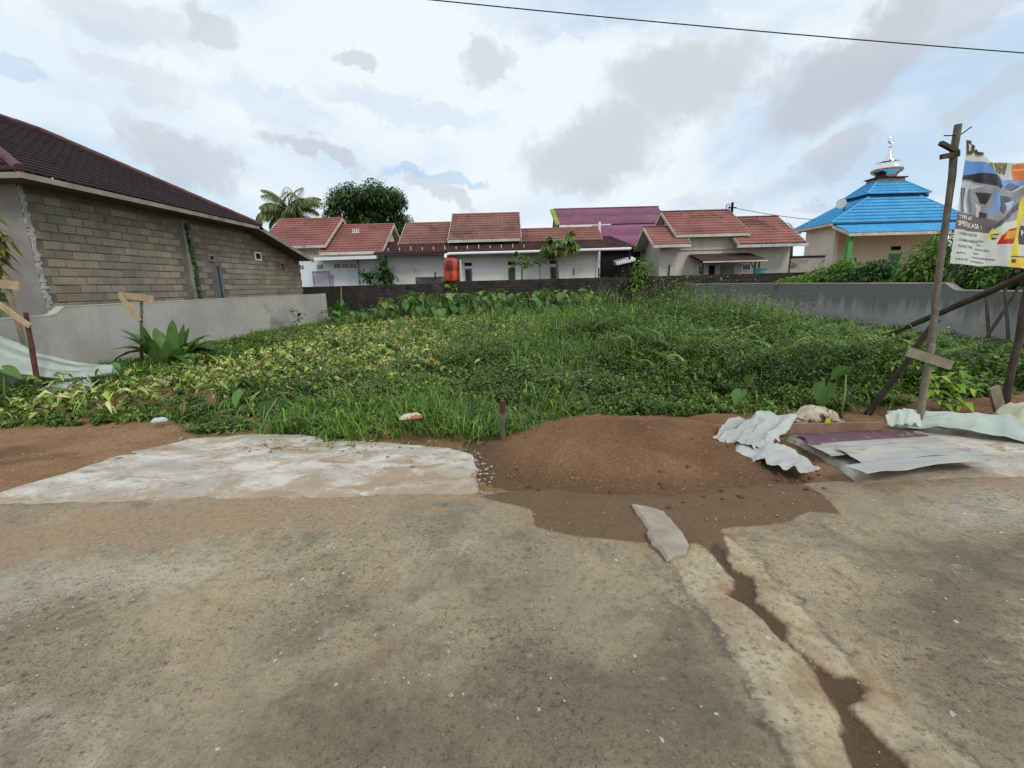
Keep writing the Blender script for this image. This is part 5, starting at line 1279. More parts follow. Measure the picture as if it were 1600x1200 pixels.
for i, (px, py, Yd, w_, h_, lb) in enumerate([(1305, 428, 13.6, .9, .6, 'green shrub above the wall left of the mosque column'), (1360, 428, 12.6, .9, .5, 'green shrub above the wall in front of the mosque porch'),
        (1415, 442, 11.6, .8, .3, 'low shrub above the wall below the green framed window'), (1462, 405, 11.0, .8, 1.0, 'tall yellow green shrub left of the banner pole'), (1250, 438, 15.0, 1.3, .35, 'low leaves on the wall below the mould stained yard wall'),
        (1520, 418, 9.3, 1.0, .65, 'dark shrub above the wall behind the banner pole'), (1585, 420, 8.6, 1.2, .7, 'dark shrub above the wall at the foot of the banner'), (1660, 410, 8.0, 1.2, .8, 'dark shrub above the wall beyond the banner')]):
    P = PY(px, py, Yd); x = max(P[0], 9.55 + w_ * .25); cz = P[2]; h_ = h_ * .62
    pal = [DEEP, MID][i % 2 == 0 or i == 3]
    stems = [[(0, 0, 0), (a, 0, cz * .6), (a * 2, b_, cz + h_ * .2)] for a, b_ in ((-.2, .1), (.2, -.1), (0, .2), (-.3, -.2))]
    bl = [((0, 0, cz - .1), (w_ * .7, w_ * .6, h_), 900), ((-.4 * w_, .1, cz - .1), (w_ * .5, .5, h_ * .8), 450), ((.45 * w_, 0, cz + .05), (w_ * .5, .5, h_ * .9), 450), ((.1, 0, cz + h_ * .55), (w_ * .35, .4, h_ * .5), 200)]
    leafy('shrub', lb, 'shrub', (x, Yd, 0), stems, 60, .13, pal, 30 + i, .5, ball=bl, stem_r=.03)
# shrubs by the houses
leafy('shrub', 'dark climbing shrub at the corner between the two white houses', 'shrub', (-7.0, 25.2, 0), [[(0, 0, 0), (0, 0, 1.8), (.2, 0, 2.9)], [(0, 0, 0), (.3, 0, 1.7), (.5, 0, 2.4)], [(0, 0, 0), (-.5, 0, 1.8), (-.9, 0, 2.2)]], 120, .28, DEEP, 50, .5, ball=[((.1, 0, 2.4), (.55, .4, .6), 160), ((-.7, 0, 2.1), (.35, .3, .3), 60), ((.35, 0, 1.9), (.5, .3, .4), 90)], stem_r=.04)
leafy('vine', 'thin green vine hanging on the white house wall', 'vine', (-8.35, 25.7, 0), [[(0, 0, 1.2), (0, 0, 2.2), (.05, -.1, 2.9)]], 90, .14, DEEP, 51, .5, stem_r=.03)
P = PY(1000, 425, 23.0)
leafy('shrub', 'small pale leaved shrub growing over the dark back wall', 'shrub', (P[0], 23.05, 0), [[(0, 0, 0), (0, 0, 1.4), (.3, -.1, 2.5)], [(0, 0, 1.0), (-.3, -.1, 1.6), (-.4, -.15, 1.5)], [(0, 0, 1.0), (.4, -.1, 1.7), (.6, -.1, 2.3)]], 40, .24, MID, 52, .45, ball=[((.15, -.05, 2.15), (.55, .3, .45), 110), ((-.2, -.15, 1.25), (.5, .15, .25), 60), ((-.1, 0, 1.7), (.25, .2, .3), 40)], stem_r=.03)
leafy('hanging_plant', 'few pale leaves hanging on the wall below the orange tank', 'plant', (-2.9, 23.1, 0), [[(0, 0, .9), (-.2, -.02, 1.3), (-.25, -.02, 1.5)], [(0, 0, .9), (.15, -.02, 1.3), (.2, -.02, 1.5)]], 9, .22, LIME * .9, 53, .6, .8, .01)
leafy('ivy', 'ivy climbing the plaster column of the block house', 'ivy', (-9.17, 13.48, 0), [[(.03, 0, .6), (.03, .05, 2.0), (.03, -.02, 3.4)]], 420, .09, MID * .9, 54, .8, .2, .02)
bpy.data.objects['ivy'].rotation_euler = (0, 0, 0)
leafy('shrub', 'yellowing leafy branch reaching in beside the block house corner', 'shrub', (PY(0, 360, 7.4)[0], 7.4, 0), [[(-.45, 0, 0), (-.35, 0, 1.5), (-.12, 0, 2.7)], [(-.35, 0, 1.0), (-.2, 0, 2.0), (-.06, .02, 2.4)], [(-.3, 0, 1.4), (-.2, 0, 2.2), (-.1, .05, 2.85)]], 40, .26, np.array([srgb(150, 140, 62), srgb(112, 116, 58), srgb(84, 92, 50)]), 55, .4, .7, .02)
# papaya trees
def papaya(label, x, y, h, crown, n, seed, fruit=False):
    rr = random.Random(seed); t = thing('papaya_tree', label, 'papaya tree', (x, y, 0))
    MB().tube([(x, y, 0), (x + .05, y, h * .6), (x + rr.uniform(-.08, .08), y, h)], [.09 * crown, .06 * crown, .05 * crown], 8).build('trunk', weathered('papaya_bark', srgb(112, 106, 90), srgb(86, 82, 70), bump=.1), t)
    L2 = Leaves(); r2 = np.random.default_rng(seed); mb = MB()
    for i in range(n):
        a = i * 2.4; el = rr.uniform(-.35, .9); d = np.array([math.cos(a) * math.cos(el), math.sin(a) * math.cos(el) * .8, math.sin(el)]); p0 = np.array([x, y, h - .05]); ln = crown * rr.uniform(.5, .95); p1 = p0 + d * ln - np.array([0, 0, .12 * ln])
        mb.tube([tuple(p0), tuple(p0 + d * ln * .5), tuple(p1)], .012, 5)
        m = 9; ang = np.linspace(-2.3, 2.3, m); side = unitv(np.cross(d, [0, 0, 1])); upw = np.array([0, 0, 1.0])
        D = np.cos(ang)[:, None] * d + np.sin(ang)[:, None] * side - upw * .35
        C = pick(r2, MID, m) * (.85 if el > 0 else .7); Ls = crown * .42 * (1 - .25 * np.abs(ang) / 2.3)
        L2.blades(np.tile(p1, (m, 1)), D, Ls, Ls * .42, C, droop=.35)
        L2.blades(np.tile(p1, (m, 1)), D * .9 + upw * .1, Ls * .75, Ls * .5, C * .9, droop=.3)
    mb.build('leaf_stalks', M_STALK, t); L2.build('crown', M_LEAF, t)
    if fruit:
        for q in range(2): MB().lathe([(.005, -.22), (.05, -.15), (.075, -.05), (.06, .06), (.02, .12)], (x + .42 + .1 * q, y - .15, h - .42 + q * .06), 10).build('fruit', weathered('yellow_fruit', srgb(206, 190, 70), srgb(180, 172, 70), bump=0), t, smooth=True)
papaya('tallest papaya tree with yellow fruit before the long white house', 2.52, 24.4, 3.35, 1.15, 22, 1, True)
papaya('short papaya tree between two windows of the long white house', .62, 24.4, 2.62, .72, 12, 2)
papaya('thin dark leaved papaya seedling between the two larger papayas', 1.62, 24.4, 2.55, .38, 7, 3)
# big round tree and palms behind the houses
M_BARK = weathered('bark', srgb(92, 80, 66), srgb(66, 58, 48), scale=4, bump=.4)
def big_tree(label, x, y, z_lo, z_hi, rx_, seed):
    rr = random.Random(seed); r2 = np.random.default_rng(seed); t = thing('broadleaf_tree', label, 'tree', (x, y, 0))
    mb = MB().tube([(x, y, 0), (x + .1, y, z_lo * .6), (x, y, z_lo + 1.2)], [.45, .36, .22], 10)
    for i in range(9):
        a = i * .7; mb.tube([(x, y, z_lo * .7), (x + math.cos(a) * rx_ * .35, y + math.sin(a) * 1.2, z_lo + 1.0), (x + math.cos(a) * rx_ * .75, y + math.sin(a) * 2, z_lo + 2.2)], [.16, .10, .03], 6)
    mb.build('trunk', M_BARK, t, smooth=True)
    L2 = Leaves(); H_ = (z_hi - z_lo)
    for i in range(125):
        u_ = rr.uniform(-1, 1); v_ = rr.uniform(-1, 1); w_ = rr.uniform(-.75, 1)
        q = math.sqrt(u_ * u_ + v_ * v_ + max(w_, 0) ** 2)
        if q > 1: u_, v_, w_ = u_ / q, v_ / q, w_ / q if w_ > 0 else w_
        c0 = np.array([x + u_ * (rx_ - .5), y + v_ * (rx_ * .8), z_lo + H_ * .28 + w_ * (H_ * .62)]); rad = rr.uniform(.55, .95); n = 190
        d = unitv(r2.normal(size=(n, 3))); Pp = c0 + d * rad * (r2.random(n) ** .35)[:, None] * np.array([1, 1, .75])
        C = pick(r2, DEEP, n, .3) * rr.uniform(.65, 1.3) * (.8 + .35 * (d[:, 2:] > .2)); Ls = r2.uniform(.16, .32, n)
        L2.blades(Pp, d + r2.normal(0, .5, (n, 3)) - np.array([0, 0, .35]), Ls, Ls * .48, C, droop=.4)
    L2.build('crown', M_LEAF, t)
big_tree('large round dark green tree behind the white house', -10.5, 36, 5.6, 9.2, 3.35, 6)
def palm(name, label, x, y, h, L, n, seed, dark=1.0, leaflets=26):
    rr = random.Random(seed); t = thing(name, label, 'palm tree', (x, y, 0))
    MB().tube([(x, y, 0), (x + .15, y, h * .5), (x, y, h)], [.22, .15, .13], 9).build('trunk', M_BARK, t, smooth=True)
    L2 = Leaves(); r2 = np.random.default_rng(seed); mb = MB()
    for i in range(n):
        az = i * 2.4 + rr.uniform(-.3, .3); el = rr.uniform(-.15, 1.4); ln = L * rr.uniform(.8, 1.1); H_ = np.array([math.cos(az), math.sin(az), 0]); pts = []
        for j in range(9):
            s_ = j / 8; e2 = el - (1.5 - .35 * el) * s_ * s_; pts.append((pts[-1] if pts else np.array([x, y, h])) + (H_ * math.cos(e2) + np.array([0, 0, math.sin(e2)])) * (ln / 8 if j else 0))
        mb.tube([tuple(q) for q in pts], [.04 - .004 * j for j in range(9)], 5); A = np.array(pts)
        tt = np.linspace(.12, .99, leaflets); seg = np.minimum((tt * 8).astype(int), 7); Pp = A[seg] + (A[seg + 1] - A[seg]) * (tt * 8 - seg)[:, None]
        Tn = unitv(A[seg + 1] - A[seg]); S = unitv(np.cross(Tn, [0, 0, 1.0]))
        for sg in (-1, 1):
            D = S * sg * .8 + Tn * .55 - np.array([0, 0, .45]); Ls = ln * .34 * np.sin(np.pi * (.15 + .8 * tt)) + .08
            L2.blades(Pp, D, Ls, .085 * L / 2.4, pick(r2, np.array([srgb(104, 118, 66), srgb(80, 100, 52), srgb(132, 138, 92)]), leaflets) * dark, fold=.1, droop=.35, shape=.4)
    mb.build('frond_ribs', M_STALK, t); L2.build('crown', M_LEAF, t)
palm('coconut_palm', 'coconut palm with drooping fronds above the white house', -17.35, 38, 7.5, 2.8, 34, 8)
palm('palm_tree', 'small dark palm top between the beige house and the mosque', 20.55, 34, 4.75, .85, 9, 9, .45, 12)
# ------------------------------------------------------------------ stakes, banner, sheets and litter
M_POLE = weathered('bark_pole', srgb(126, 117, 103), srgb(92, 85, 75), scale=9, fine=60, bump=.5, stain=(srgb(70, 62, 52), .6))
M_DARKPOLE = weathered('dark_pole', srgb(84, 72, 60), srgb(60, 52, 44), scale=8, fine=50, bump=.4)
M_PLANK = weathered('new_plank', srgb(188, 166, 130), srgb(164, 142, 110), scale=5, fine=50, bump=.2)
M_OLDPLANK = weathered('old_plank', srgb(146, 134, 116), srgb(120, 110, 94), scale=6, fine=60, bump=.3)
def pole(mb, a, b, r0, r1, n=10, bend=.02, seed=0):
    rr = random.Random(seed); a, b = Vector(a), Vector(b); pts = []; rads = []
    for i in range(n + 1):
        t = i / n; pts.append(a.lerp(b, t) + Vector((rr.uniform(-1, 1), rr.uniform(-1, 1), 0)) * bend * (0 if i in (0, n) else 1)); rads.append((r0 + (r1 - r0) * t) * rr.uniform(.93, 1.09))
    return mb.tube(pts, rads, 9)
# banner frame
BP = thing('banner_pole', 'tall rough pole carrying the left edge of the banner', 'pole', (3.94, 4.12, 0))
pole(MB(), (3.945, 4.12, -.15), (3.845, 4.17, 2.72), .031, .026, 14, .006, 1).build('pole', M_POLE, BP, smooth=True)
MB().bar((3.87, 4.16, 2.50), (3.70, 4.15, 2.575), .035, .03).bar((3.88, 4.16, 2.485), (3.71, 4.13, 2.46), .03, .04).build('branch_stub', M_DARKPOLE, BP)
MB().tube([(3.72, 4.15, 2.60 + .03), (3.86, 4.16, 2.63), (3.96, 4.17, 2.70)], .005, 5).build('tie_wire', M_DARK, BP)
pole(MB(), (3.87, 4.07, -.12), (3.86, 4.06, .86), .03, .024, 6, .004, 2).build('side_stake', M_OLDPLANK, BP, smooth=True)
MB().bar(PY(1418, 549, 4.02), PY(1487, 571, 4.02), .02, .085).build('cross_board', M_OLDPLANK, BP)
BP2 = thing('banner_post', 'dark leaning post carrying the far side of the banner', 'pole', (5.2, 4.52, 0))
pole(MB(), (5.2, 4.52, -.15), (5.22, 4.62, 2.75), .035, .028, 12, .008, 3).build('pole', M_DARKPOLE, BP2, smooth=True)
o = pole(MB(), PY(1330, 549, 7.2), PY(1700, 388, 4.6), .035, .04, 12, .01, 4).build('slanting_branch', M_DARKPOLE, None, True); tag(o, 'long slanting branch propped behind the banner pole over the weeds', 'branch')
o = pole(MB(), PY(1345, 662, 4.75), PY(1466, 498, 4.25), .035, .028, 8, .008, 5).build('prop_stake', M_DARKPOLE, None, True); tag(o, 'dark prop stake leaning against the tall banner pole', 'stake')
for i, (a, b, lb) in enumerate((((1540, 448), (1546, 555), 'thin straight stick leaning on the damp wall, left one of two'), ((1570, 448), (1578, 560), 'thin straight stick leaning on the damp wall next to the dark post'), ((1592, 448), (1528, 550), 'thin stick crossing the two others diagonally on the damp wall'))):
    A_ = PX(*a, 8.66); B_ = PX(*b, 8.40 - .1 * (i == 2)); o = pole(MB(), A_, B_, .022, .028, 6, .004, 6 + i).build('leaning_stick', M_DARKPOLE, None, True); tag(o, lb, 'stick')
# stakes on the left
LS = thing('stake', 'leaning dark red stake with a diagonal plank before the tarpaulin', 'stake', (-7.21, 6.66, 0))
pole(MB(), (-7.2, 6.66, -.1), (-7.08, 6.66, 1.27), .036, .030, 8, .004, 11).build('post', weathered('red_brown_post', srgb(104, 66, 58), srgb(78, 52, 46), scale=6, bump=.3), LS, smooth=True); MB().bar(PY(-40, 448, 6.60), PY(47, 510, 6.60), .022, .075).build('plank', M_PLANK, LS)
LX = thing('stake', 'wooden cross shaped stake in front of the raw plaster corner', 'stake', (-7.82, 7.2, 0))
MB().bar((-7.80, 7.2, -.1), (-7.83, 7.2, 1.82), .06, .04).build('post', M_OLDPLANK, LX); MB().bar(PY(-25, 440, 7.17), PY(31, 447, 7.17), .02, .13).build('cross_board', M_PLANK, LX)
LT = thing('stake', 'thin pale stake with a triangle of new planks by the light grey wall', 'stake', (-7.56, 8.95, 0))
pole(MB(), (-7.5, 8.95, -.1), PY(221, 470, 8.95), .030, .026, 8, .004, 12).build('post', M_POLE, LT, smooth=True); MB().bar(PY(186, 461, 8.92), PY(240, 467, 8.92), .02, .12).build('plank', M_PLANK, LT); MB().bar(PY(188, 462, 8.89), PY(218, 502, 8.89), .018, .10).build('plank', M_PLANK, LT)
CS = thing('stake', 'short peeling stake standing between the white apron and the sand mound', 'stake', (-.11, 4.0, 0)); pole(MB(), PZ(786, 693, 0), PY(785, 627, 4.0), .022, .026, 7, .003, 13).build('post', M_POLE, CS, smooth=True); pole(MB(), PY(785, 645, 3.985), PY(785.5, 626, 3.99), .02, .027, 3, .001, 15).build('broken_head', weathered('red_wood', srgb(96, 58, 48), srgb(76, 48, 42), bump=.2), CS, smooth=True)

# crumpled cloth / sheeting builder
def sheet(name, label, cat, top, bot, zt, zb, mat, nu=60, nv=24, crumple=.03, freq=5, seed=0, holes=False, folds=0.0, foldn=6, ragged=0.0):
    """ruled sheet between two edge lines of 3-D points, displaced by folds and creases"""
    def res(E, n):
        E = np.array(E, float); d = np.r_[0, np.cumsum(np.linalg.norm(np.diff(E, axis=0), axis=1))]; t = np.linspace(0, d[-1], n); return np.c_[[np.interp(t, d, E[:, i]) for i in range(3)]].T
    A, B = res(top, nu), res(bot, nu); V = np.zeros((nv, nu, 3))
    for j in range(nv):
        s_ = j / (nv - 1); V[j] = A + (B - A) * s_
        rag = ragged * (vnoise(np.arange(nu) * .11, np.zeros(nu), 1, seed + 7, 3) - .5)[:, None]
        V[j] += (B - A) * rag * s_
    X_, Y_, Z_ = V[..., 0], V[..., 1], V[..., 2]; uu = np.linspace(0, 1, nu)[None, :] * np.ones((nv, 1)); vv = np.linspace(0, 1, nv)[:, None] * np.ones((1, nu))
    qa = (X_ * .8 + Y_ * .6) * freq; qb = (-X_ * .6 + Y_ * .8) * freq; cr = np.abs(vnoise(qa * .7, qb * 2.4, 1, seed, 2) - .5) * 3.2; cr2 = 1 - np.abs(vnoise(qa * 2.6 + vv, qb * .9 + uu, 1, seed + 3, 2) - .5) * 3
    Z_ = Z_ + crumple * (1 - cr) + crumple * .45 * cr2 + folds * np.sin(vv * foldn * 6.28 + 7 * vnoise(uu * 3, vv * 1.5, 1, seed + 5, 2)) ; X_ = X_ + crumple * .8 * (vnoise(X_, Y_, freq * 1.4, seed + 11, 3) - .5); Y_ = Y_ + crumple * .8 * (vnoise(X_, Y_, freq * 1.4, seed + 13, 3) - .5) + folds * .6 * np.cos(vv * foldn * 6.28)
    P = np.c_[X_.ravel(), Y_.ravel(), Z_.ravel()]; T = grid_faces(nu, nv); base = P.mean(0) * np.array([1, 1, 0])
    o = part(name, np_mesh(name, P - base, T, mat, smooth=False)); o.location = base; o.data.shade_smooth()
    md = o.modifiers.new('thickness', 'SOLIDIFY'); md.thickness = .003; tag(o, label, cat); return o
def cloth_mat(name, c1, c2, stain, amt=.5, trans=.15, rough=.6):
    k = NT(name); p = k.geo(); c = k.mix(k.ramp(k.noise(p, 3, 5, .6), .35, .65), c1, c2); c = k.mix(k.ramp(k.noise(p, 2.3, 6, .7, .5), .54, .68, 0, amt), c, stain); k.col(c); k.rough(rough)
    k.bump(k.noise(p, 35, 4, .6), .25, .01)
    return k.m
M_WSHEET = cloth_mat('white_plastic', srgb(182, 183, 178), srgb(162, 163, 158), srgb(160, 150, 134), .4)
M_TARP = cloth_mat('pale_green_tarp', srgb(170, 180, 170), srgb(148, 160, 150), srgb(148, 154, 142), .4)
sheet('crumpled_sheet', 'crumpled white plastic sheet draped over the plank and sand', 'plastic sheet', [PZ(1108, 690, .14), PZ(1140, 668, .16), PZ(1190, 655, .20), PZ(1245, 662, .20)], [PZ(1126, 705, .07), PZ(1150, 706, .07), PZ(1195, 716, .06), PZ(1225, 690, .09)], 0, 0, M_WSHEET, 110, 60, .07, 4.0, 3, ragged=.5)
sheet('crumpled_sheet', 'torn tail of white plastic trailing over the soil by the metal sheets', 'plastic sheet', [PZ(1130, 690, .12), PZ(1180, 692, .12), PZ(1225, 706, .09), PZ(1262, 724, .05), PZ(1281, 741, .04)], [PZ(1136, 708, .07), PZ(1172, 722, .06), PZ(1205, 735, .05), PZ(1240, 746, .035), PZ(1279, 747, .03)], 0, 0, M_WSHEET, 100, 36, .045, 4.5, 5, ragged=.6)
sheet('tarpaulin', 'pale green tarpaulin sagging from off frame beside the dark red stake', 'tarpaulin', [PY(-130, 470, 6.6), PY(-60, 500, 6.8), PY(0, 524, 7.0), PY(60, 553, 7.05), PY(120, 570, 7.2), PY(185, 573, 7.6)], [PY(-130, 560, 6.3), PY(-60, 575, 6.4), PY(0, 584, 6.6), PY(50, 590, 6.75), PY(100, 596, 6.9), PY(185, 584, 7.3)], 0, 0, M_TARP, 90, 60, .02, 1.6, 8, folds=.045, foldn=2.6)
sheet('tarpaulin', 'dirty grey end of a tarpaulin bunched in the grass at the stake foot', 'tarpaulin', [PZ(70, 612, .16), PZ(100, 606, .18), PZ(140, 596, .15)], [PZ(75, 622, .03), PZ(105, 622, .05), PZ(150, 606, .05)], 0, 0, M_WSHEET, 30, 14, .06, 6, 12)
sheet('tarpaulin', 'long pale tarpaulin lying behind the banner pole and metal sheets', 'tarpaulin', [PZ(1385, 648, .14), PZ(1450, 648, .17), PZ(1530, 652, .16), PZ(1600, 655, .15), PZ(1700, 660, .14)], [PZ(1388, 672, .05), PZ(1470, 676, .05), PZ(1530, 684, .05), PZ(1620, 694, .04), PZ(1720, 705, .04)], 0, 0, M_TARP, 120, 40, .035, 1.7, 15, folds=.012, foldn=1.5)
sheet('plastic_bag', 'clear greenish plastic bag lying left of the banner pole', 'plastic bag', [PZ(1382, 655, .15), PZ(1405, 648, .19), PZ(1436, 650, .18)], [PZ(1386, 673, .05), PZ(1410, 674, .05), PZ(1438, 672, .06)], 0, 0, cloth_mat('dull_plastic', srgb(190, 200, 188), srgb(168, 180, 168), srgb(140, 150, 138)), 30, 20, .06, 7, 21)
def sack(name, label, P, w_, d_, h_, mat, seed, rz=0.0):
    """crumpled sack: closed lumpy bag"""
    bm = bmesh.new(); bmesh.ops.create_cube(bm, size=1); bmesh.ops.subdivide_edges(bm, edges=bm.edges, cuts=9, use_grid_fill=True)
    co = np.array([v_.co[:] for v_ in bm.verts]); q = np.abs(co) * 2
    sx = 1 - .22 * q[:, 1] ** 3 - .12 * q[:, 2] ** 2; sz = 1 - .5 * np.maximum(q[:, 0], q[:, 1]) ** 4
    n1_ = vnoise(co[:, 0] * w_ + co[:, 2], co[:, 1] * d_ + 7, 9, seed, 3) - .5; n2_ = vnoise(co[:, 0] * 2 + 3, co[:, 2] * 2 + co[:, 1], 3, seed + 4, 3) - .5
    nc = np.c_[co[:, 0] * w_ * sx + .12 * w_ * n2_, co[:, 1] * d_ * sx + .12 * d_ * n1_, (co[:, 2] + .5) * h_ * sz + .25 * h_ * n1_ + .12 * h_ * n2_]
    for v_, c_ in zip(bm.verts, nc): v_.co = c_
    me = bpy.data.meshes.new(name); bm.to_mesh(me); bm.free(); me.materials.append(mat); me.shade_smooth(); o = part(name, me); o.location = tuple(P); o.rotation_euler = (0, 0, rz); return tag(o, label, 'sack')
k = NT('cement_sack_paper'); p = k.coord('Object'); c = k.mix(k.ramp(k.noise(p, 4, 4, .6), .4, .6), srgb(190, 178, 154), srgb(160, 148, 126))
c = k.mix(k.math('MULTIPLY', k.ramp(k.noise(p, 26, 2, .5, 0, (1, 1, .35)), .55, .58), k.ramp(k.noise(p, 3, 2, .5), .45, .5)), c, srgb(70, 64, 58)); k.col(c); k.rough(.8); M_SACK = k.m
P = PZ(1275, 662, .03); CSK = sack('cement_sack', 'crumpled beige cement sack lying in the weeds behind the plank', P, .42, .28, .17, M_SACK, 3, -.3)
tg = MB().hexa([(.02, -.17, .03), (.08, -.18, .02), (.08, -.172, .02), (.02, -.162, .03), (.03, -.15, .10), (.06, -.15, .11), (.06, -.142, .11), (.03, -.142, .10)]); me = mesh('yellow_tab', tg.V, tg.F, weathered('yellow_print', srgb(214, 190, 40), srgb(190, 166, 36), bump=0)); link(bpy.data.objects.new('yellow_tab', me), CSK)
P = PZ(1605, 668, .05); sack('rice_sack', 'pale cream sack at the edge of the view on the long tarpaulin', P, .5, .35, .24, cloth_mat('cream_sack', srgb(200, 198, 170), srgb(180, 178, 152), srgb(150, 146, 120)), 8)
k = NT('white_red_wrapper'); p = k.coord('Object'); c = k.mix(k.ramp(k.noise(p, 9, 2, .5), .52, .56), srgb(196, 184, 168), srgb(168, 92, 80)); k.col(c); k.rough(.5); P = PZ(642, 648, .20); sack('plastic_wrapper', 'white and pink crumpled wrapper lying on the front grass', (P[0], P[1], .16), .24, .14, .05, k.m, 12, .2)
P = PZ(250, 662, .04); sack('plastic_wrapper', 'pale blue crushed bottle lying at the weed edge left of the apron', (P[0], P[1], .06), .16, .05, .05, cloth_mat('pale_blue', srgb(186, 206, 208), srgb(170, 190, 196), srgb(200, 210, 210)), 15, .4)
# roofing sheets on the ground
def zmat(name, c1, c2, rust, amt): 
    k = NT(name); p = k.geo(); c = k.mix(k.ramp(k.noise(p, 2.2, 5, .65, .4, (1, 2.5, 1)), .4, .6), c1, c2); c = k.mix(k.ramp(k.noise(p, 4, 6, .7, .6), .55, .68, 0, amt), c, rust); k.col(c); k.rough(.6); k.b.inputs['Metallic'].default_value = .15; k.bump(k.noise(p, 10, 4, .6), .15, .02); return k.m
M_Z1 = zmat('maroon_sheet', srgb(112, 76, 86), srgb(92, 62, 72), srgb(190, 184, 176), .7); M_Z2 = zmat('pale_sheet', srgb(180, 175, 164), srgb(158, 153, 142), srgb(128, 106, 88), .7); M_Z3 = zmat('grey_blue_sheet', srgb(160, 163, 160), srgb(182, 176, 162), srgb(136, 114, 94), .7)
def zinc(label, quad, z, mat, seed, lift=.02, cor=.0):
    """warped thin metal sheet; quad = far-left, far-right, near-right, near-left in the photograph"""
    P4 = [PZ(*q, z) for q in quad]; nu, nv = 60, 16; u_ = np.linspace(0, 1, nu)[None, :]; v_ = np.linspace(0, 1, nv)[:, None]
    Pq = (P4[0][None, None] * ((1 - u_) * (1 - v_))[..., None] + P4[1] * (u_ * (1 - v_))[..., None] + P4[2] * (u_ * v_)[..., None] + P4[3] * ((1 - u_) * v_)[..., None])
    X_, Y_ = Pq[..., 0], Pq[..., 1]; eu = np.abs(u_ - .5) * 2 * np.ones_like(v_)
    Pq[..., 2] = z + lift * vnoise(X_, Y_, 2.2, seed, 2) + lift * .8 * eu ** 4 * vnoise(X_, Y_, 1.1, seed + 4, 2) + cor * np.sin(v_ * 6.283 * 3) * np.ones_like(u_) + lift * .5 * (vnoise(X_ * 2, Y_ * 5, 1.5, seed + 20, 2) - .5) + lift * .8 * (v_ ** 3) * vnoise(u_ * 3 + 0 * v_, 0 * u_ + 0 * v_, 1, seed + 2, 2)
    Pq[..., 1] += .09 * (vnoise(X_, Y_ * 0, 2.2, seed + 8, 3) - .5) * np.clip((v_ - .6) / .4, 0, 1)
    Pq[..., 0] += .10 * (vnoise(X_ * 0 + seed, Y_, 5, seed + 9, 3) - .5) * np.clip(np.abs(u_ - .5) * 4 - 1.2, 0, 1)
    W_ = Pq.reshape(-1, 3); base = W_.mean(0); o = part('metal_sheet', np_mesh('metal_sheet', W_ - base, grid_faces(nu, nv), mat, smooth=True)); o.location = base; md = o.modifiers.new('thickness', 'SOLIDIFY'); md.thickness = .003; tag(o, label, 'metal sheet'); return o
zinc('maroon painted roofing sheet at the back of the pile by the pole', [(1243, 681), (1432, 672), (1455, 692), (1268, 703)], .035, M_Z1, 1)
zinc('plain pale roofing sheet overlapping the maroon one', [(1262, 694), (1455, 686), (1500, 700), (1300, 716)], .055, M_Z2, 2)
zinc('grey blue roofing sheet in the middle of the pile', [(1306, 702), (1480, 690), (1535, 712), (1345, 728)], .075, M_Z3, 3)
zinc('curled pale roofing sheet nearest the road', [(1316, 732), (1500, 708), (1548, 722), (1352, 750)], .075, M_Z3, 4, .045)
def plank(name, label, a, b, w_, h_, mat): o = MB().bar(a, b, w_, h_).build(name, mat); return tag(o, label, 'plank')
plank('formwork_plank', 'reddish formwork plank on edge behind the crumpled sheet and sack', PZ(1045, 674, .07), PZ(1378, 668, .07), .025, .11, weathered('reddish_plank', srgb(152, 120, 96), srgb(126, 98, 80), scale=5, bump=.2))
plank('formwork_plank', 'long low formwork board right of the banner pole', PZ(1470, 662, .07), PZ(1572, 656, .07), .03, .10, M_OLDPLANK)
plank('upright_board', 'short pale board standing upright near the dark banner post', PZ(1567, 656, .02), PY(1552, 605, PZ(1567, 656, .02)[1]), .03, .10, M_OLDPLANK)
# ------------------------------------------------------------------ printed banner between the two posts
BA = np.array([3.925, 4.105]); BB = np.array([5.19, 4.50]); BU = (BB - BA) / np.linalg.norm(BB - BA); BN = np.array([BU[1], -BU[0]]); BLEN = float(np.linalg.norm(BB - BA))
def ban(px, py):
    d = ray(px, py); t = ((BA - _C[:2]) @ BN) / (d[:2] @ BN); P = _C + d * t
    return (float((P[:2] - BA) @ BU), float(P[2]))
def bdisp(a, z, rear=0.0):
    """folds of the slack cloth, towards the road"""
    a = np.asarray(a, float); z = np.asarray(z, float); f_ = np.clip(a / .12, 0, 1)
    d = .020 * np.sin(7 * (z - 1.5) + 8 * a) * f_ + .010 * np.sin(17 * a - 15 * (z - 1.5)) * f_ * np.clip((z - 1.6) / .3, 0, 1) + .003 * np.sin(38 * a + 22 * z) * f_
    return d + (-.018 if rear else 0.0)
def bpos(a, z, off=0.0, rear=0.0):
    d = bdisp(a, z, rear) + off
    return np.stack([BA[0] + BU[0] * a + BN[0] * d, BA[1] + BU[1] * a + BN[1] * d, np.asarray(z, float)], -1)
BANNER = thing('banner', 'torn printed sales banner with blue and yellow print sagging between two posts', 'banner', (BA[0], BA[1], 0))
k = NT('banner_print'); k.col(k.attr('Col', 'Color')); k.rough(.45); k.b.inputs['Specular IOR Level'].default_value = .3
tr = k.n('ShaderNodeBsdfTranslucent'); k.set(tr.inputs['Color'], k.attr('Col', 'Color')); ms = k.n('ShaderNodeMixShader'); ms.inputs[0].default_value = .18
k.t.links.new(k.b.outputs[0], ms.inputs[1]); k.t.links.new(tr.outputs[0], ms.inputs[2]); k.t.links.new(ms.outputs[0], k.out.inputs['Surface']); M_PRINT = k.m
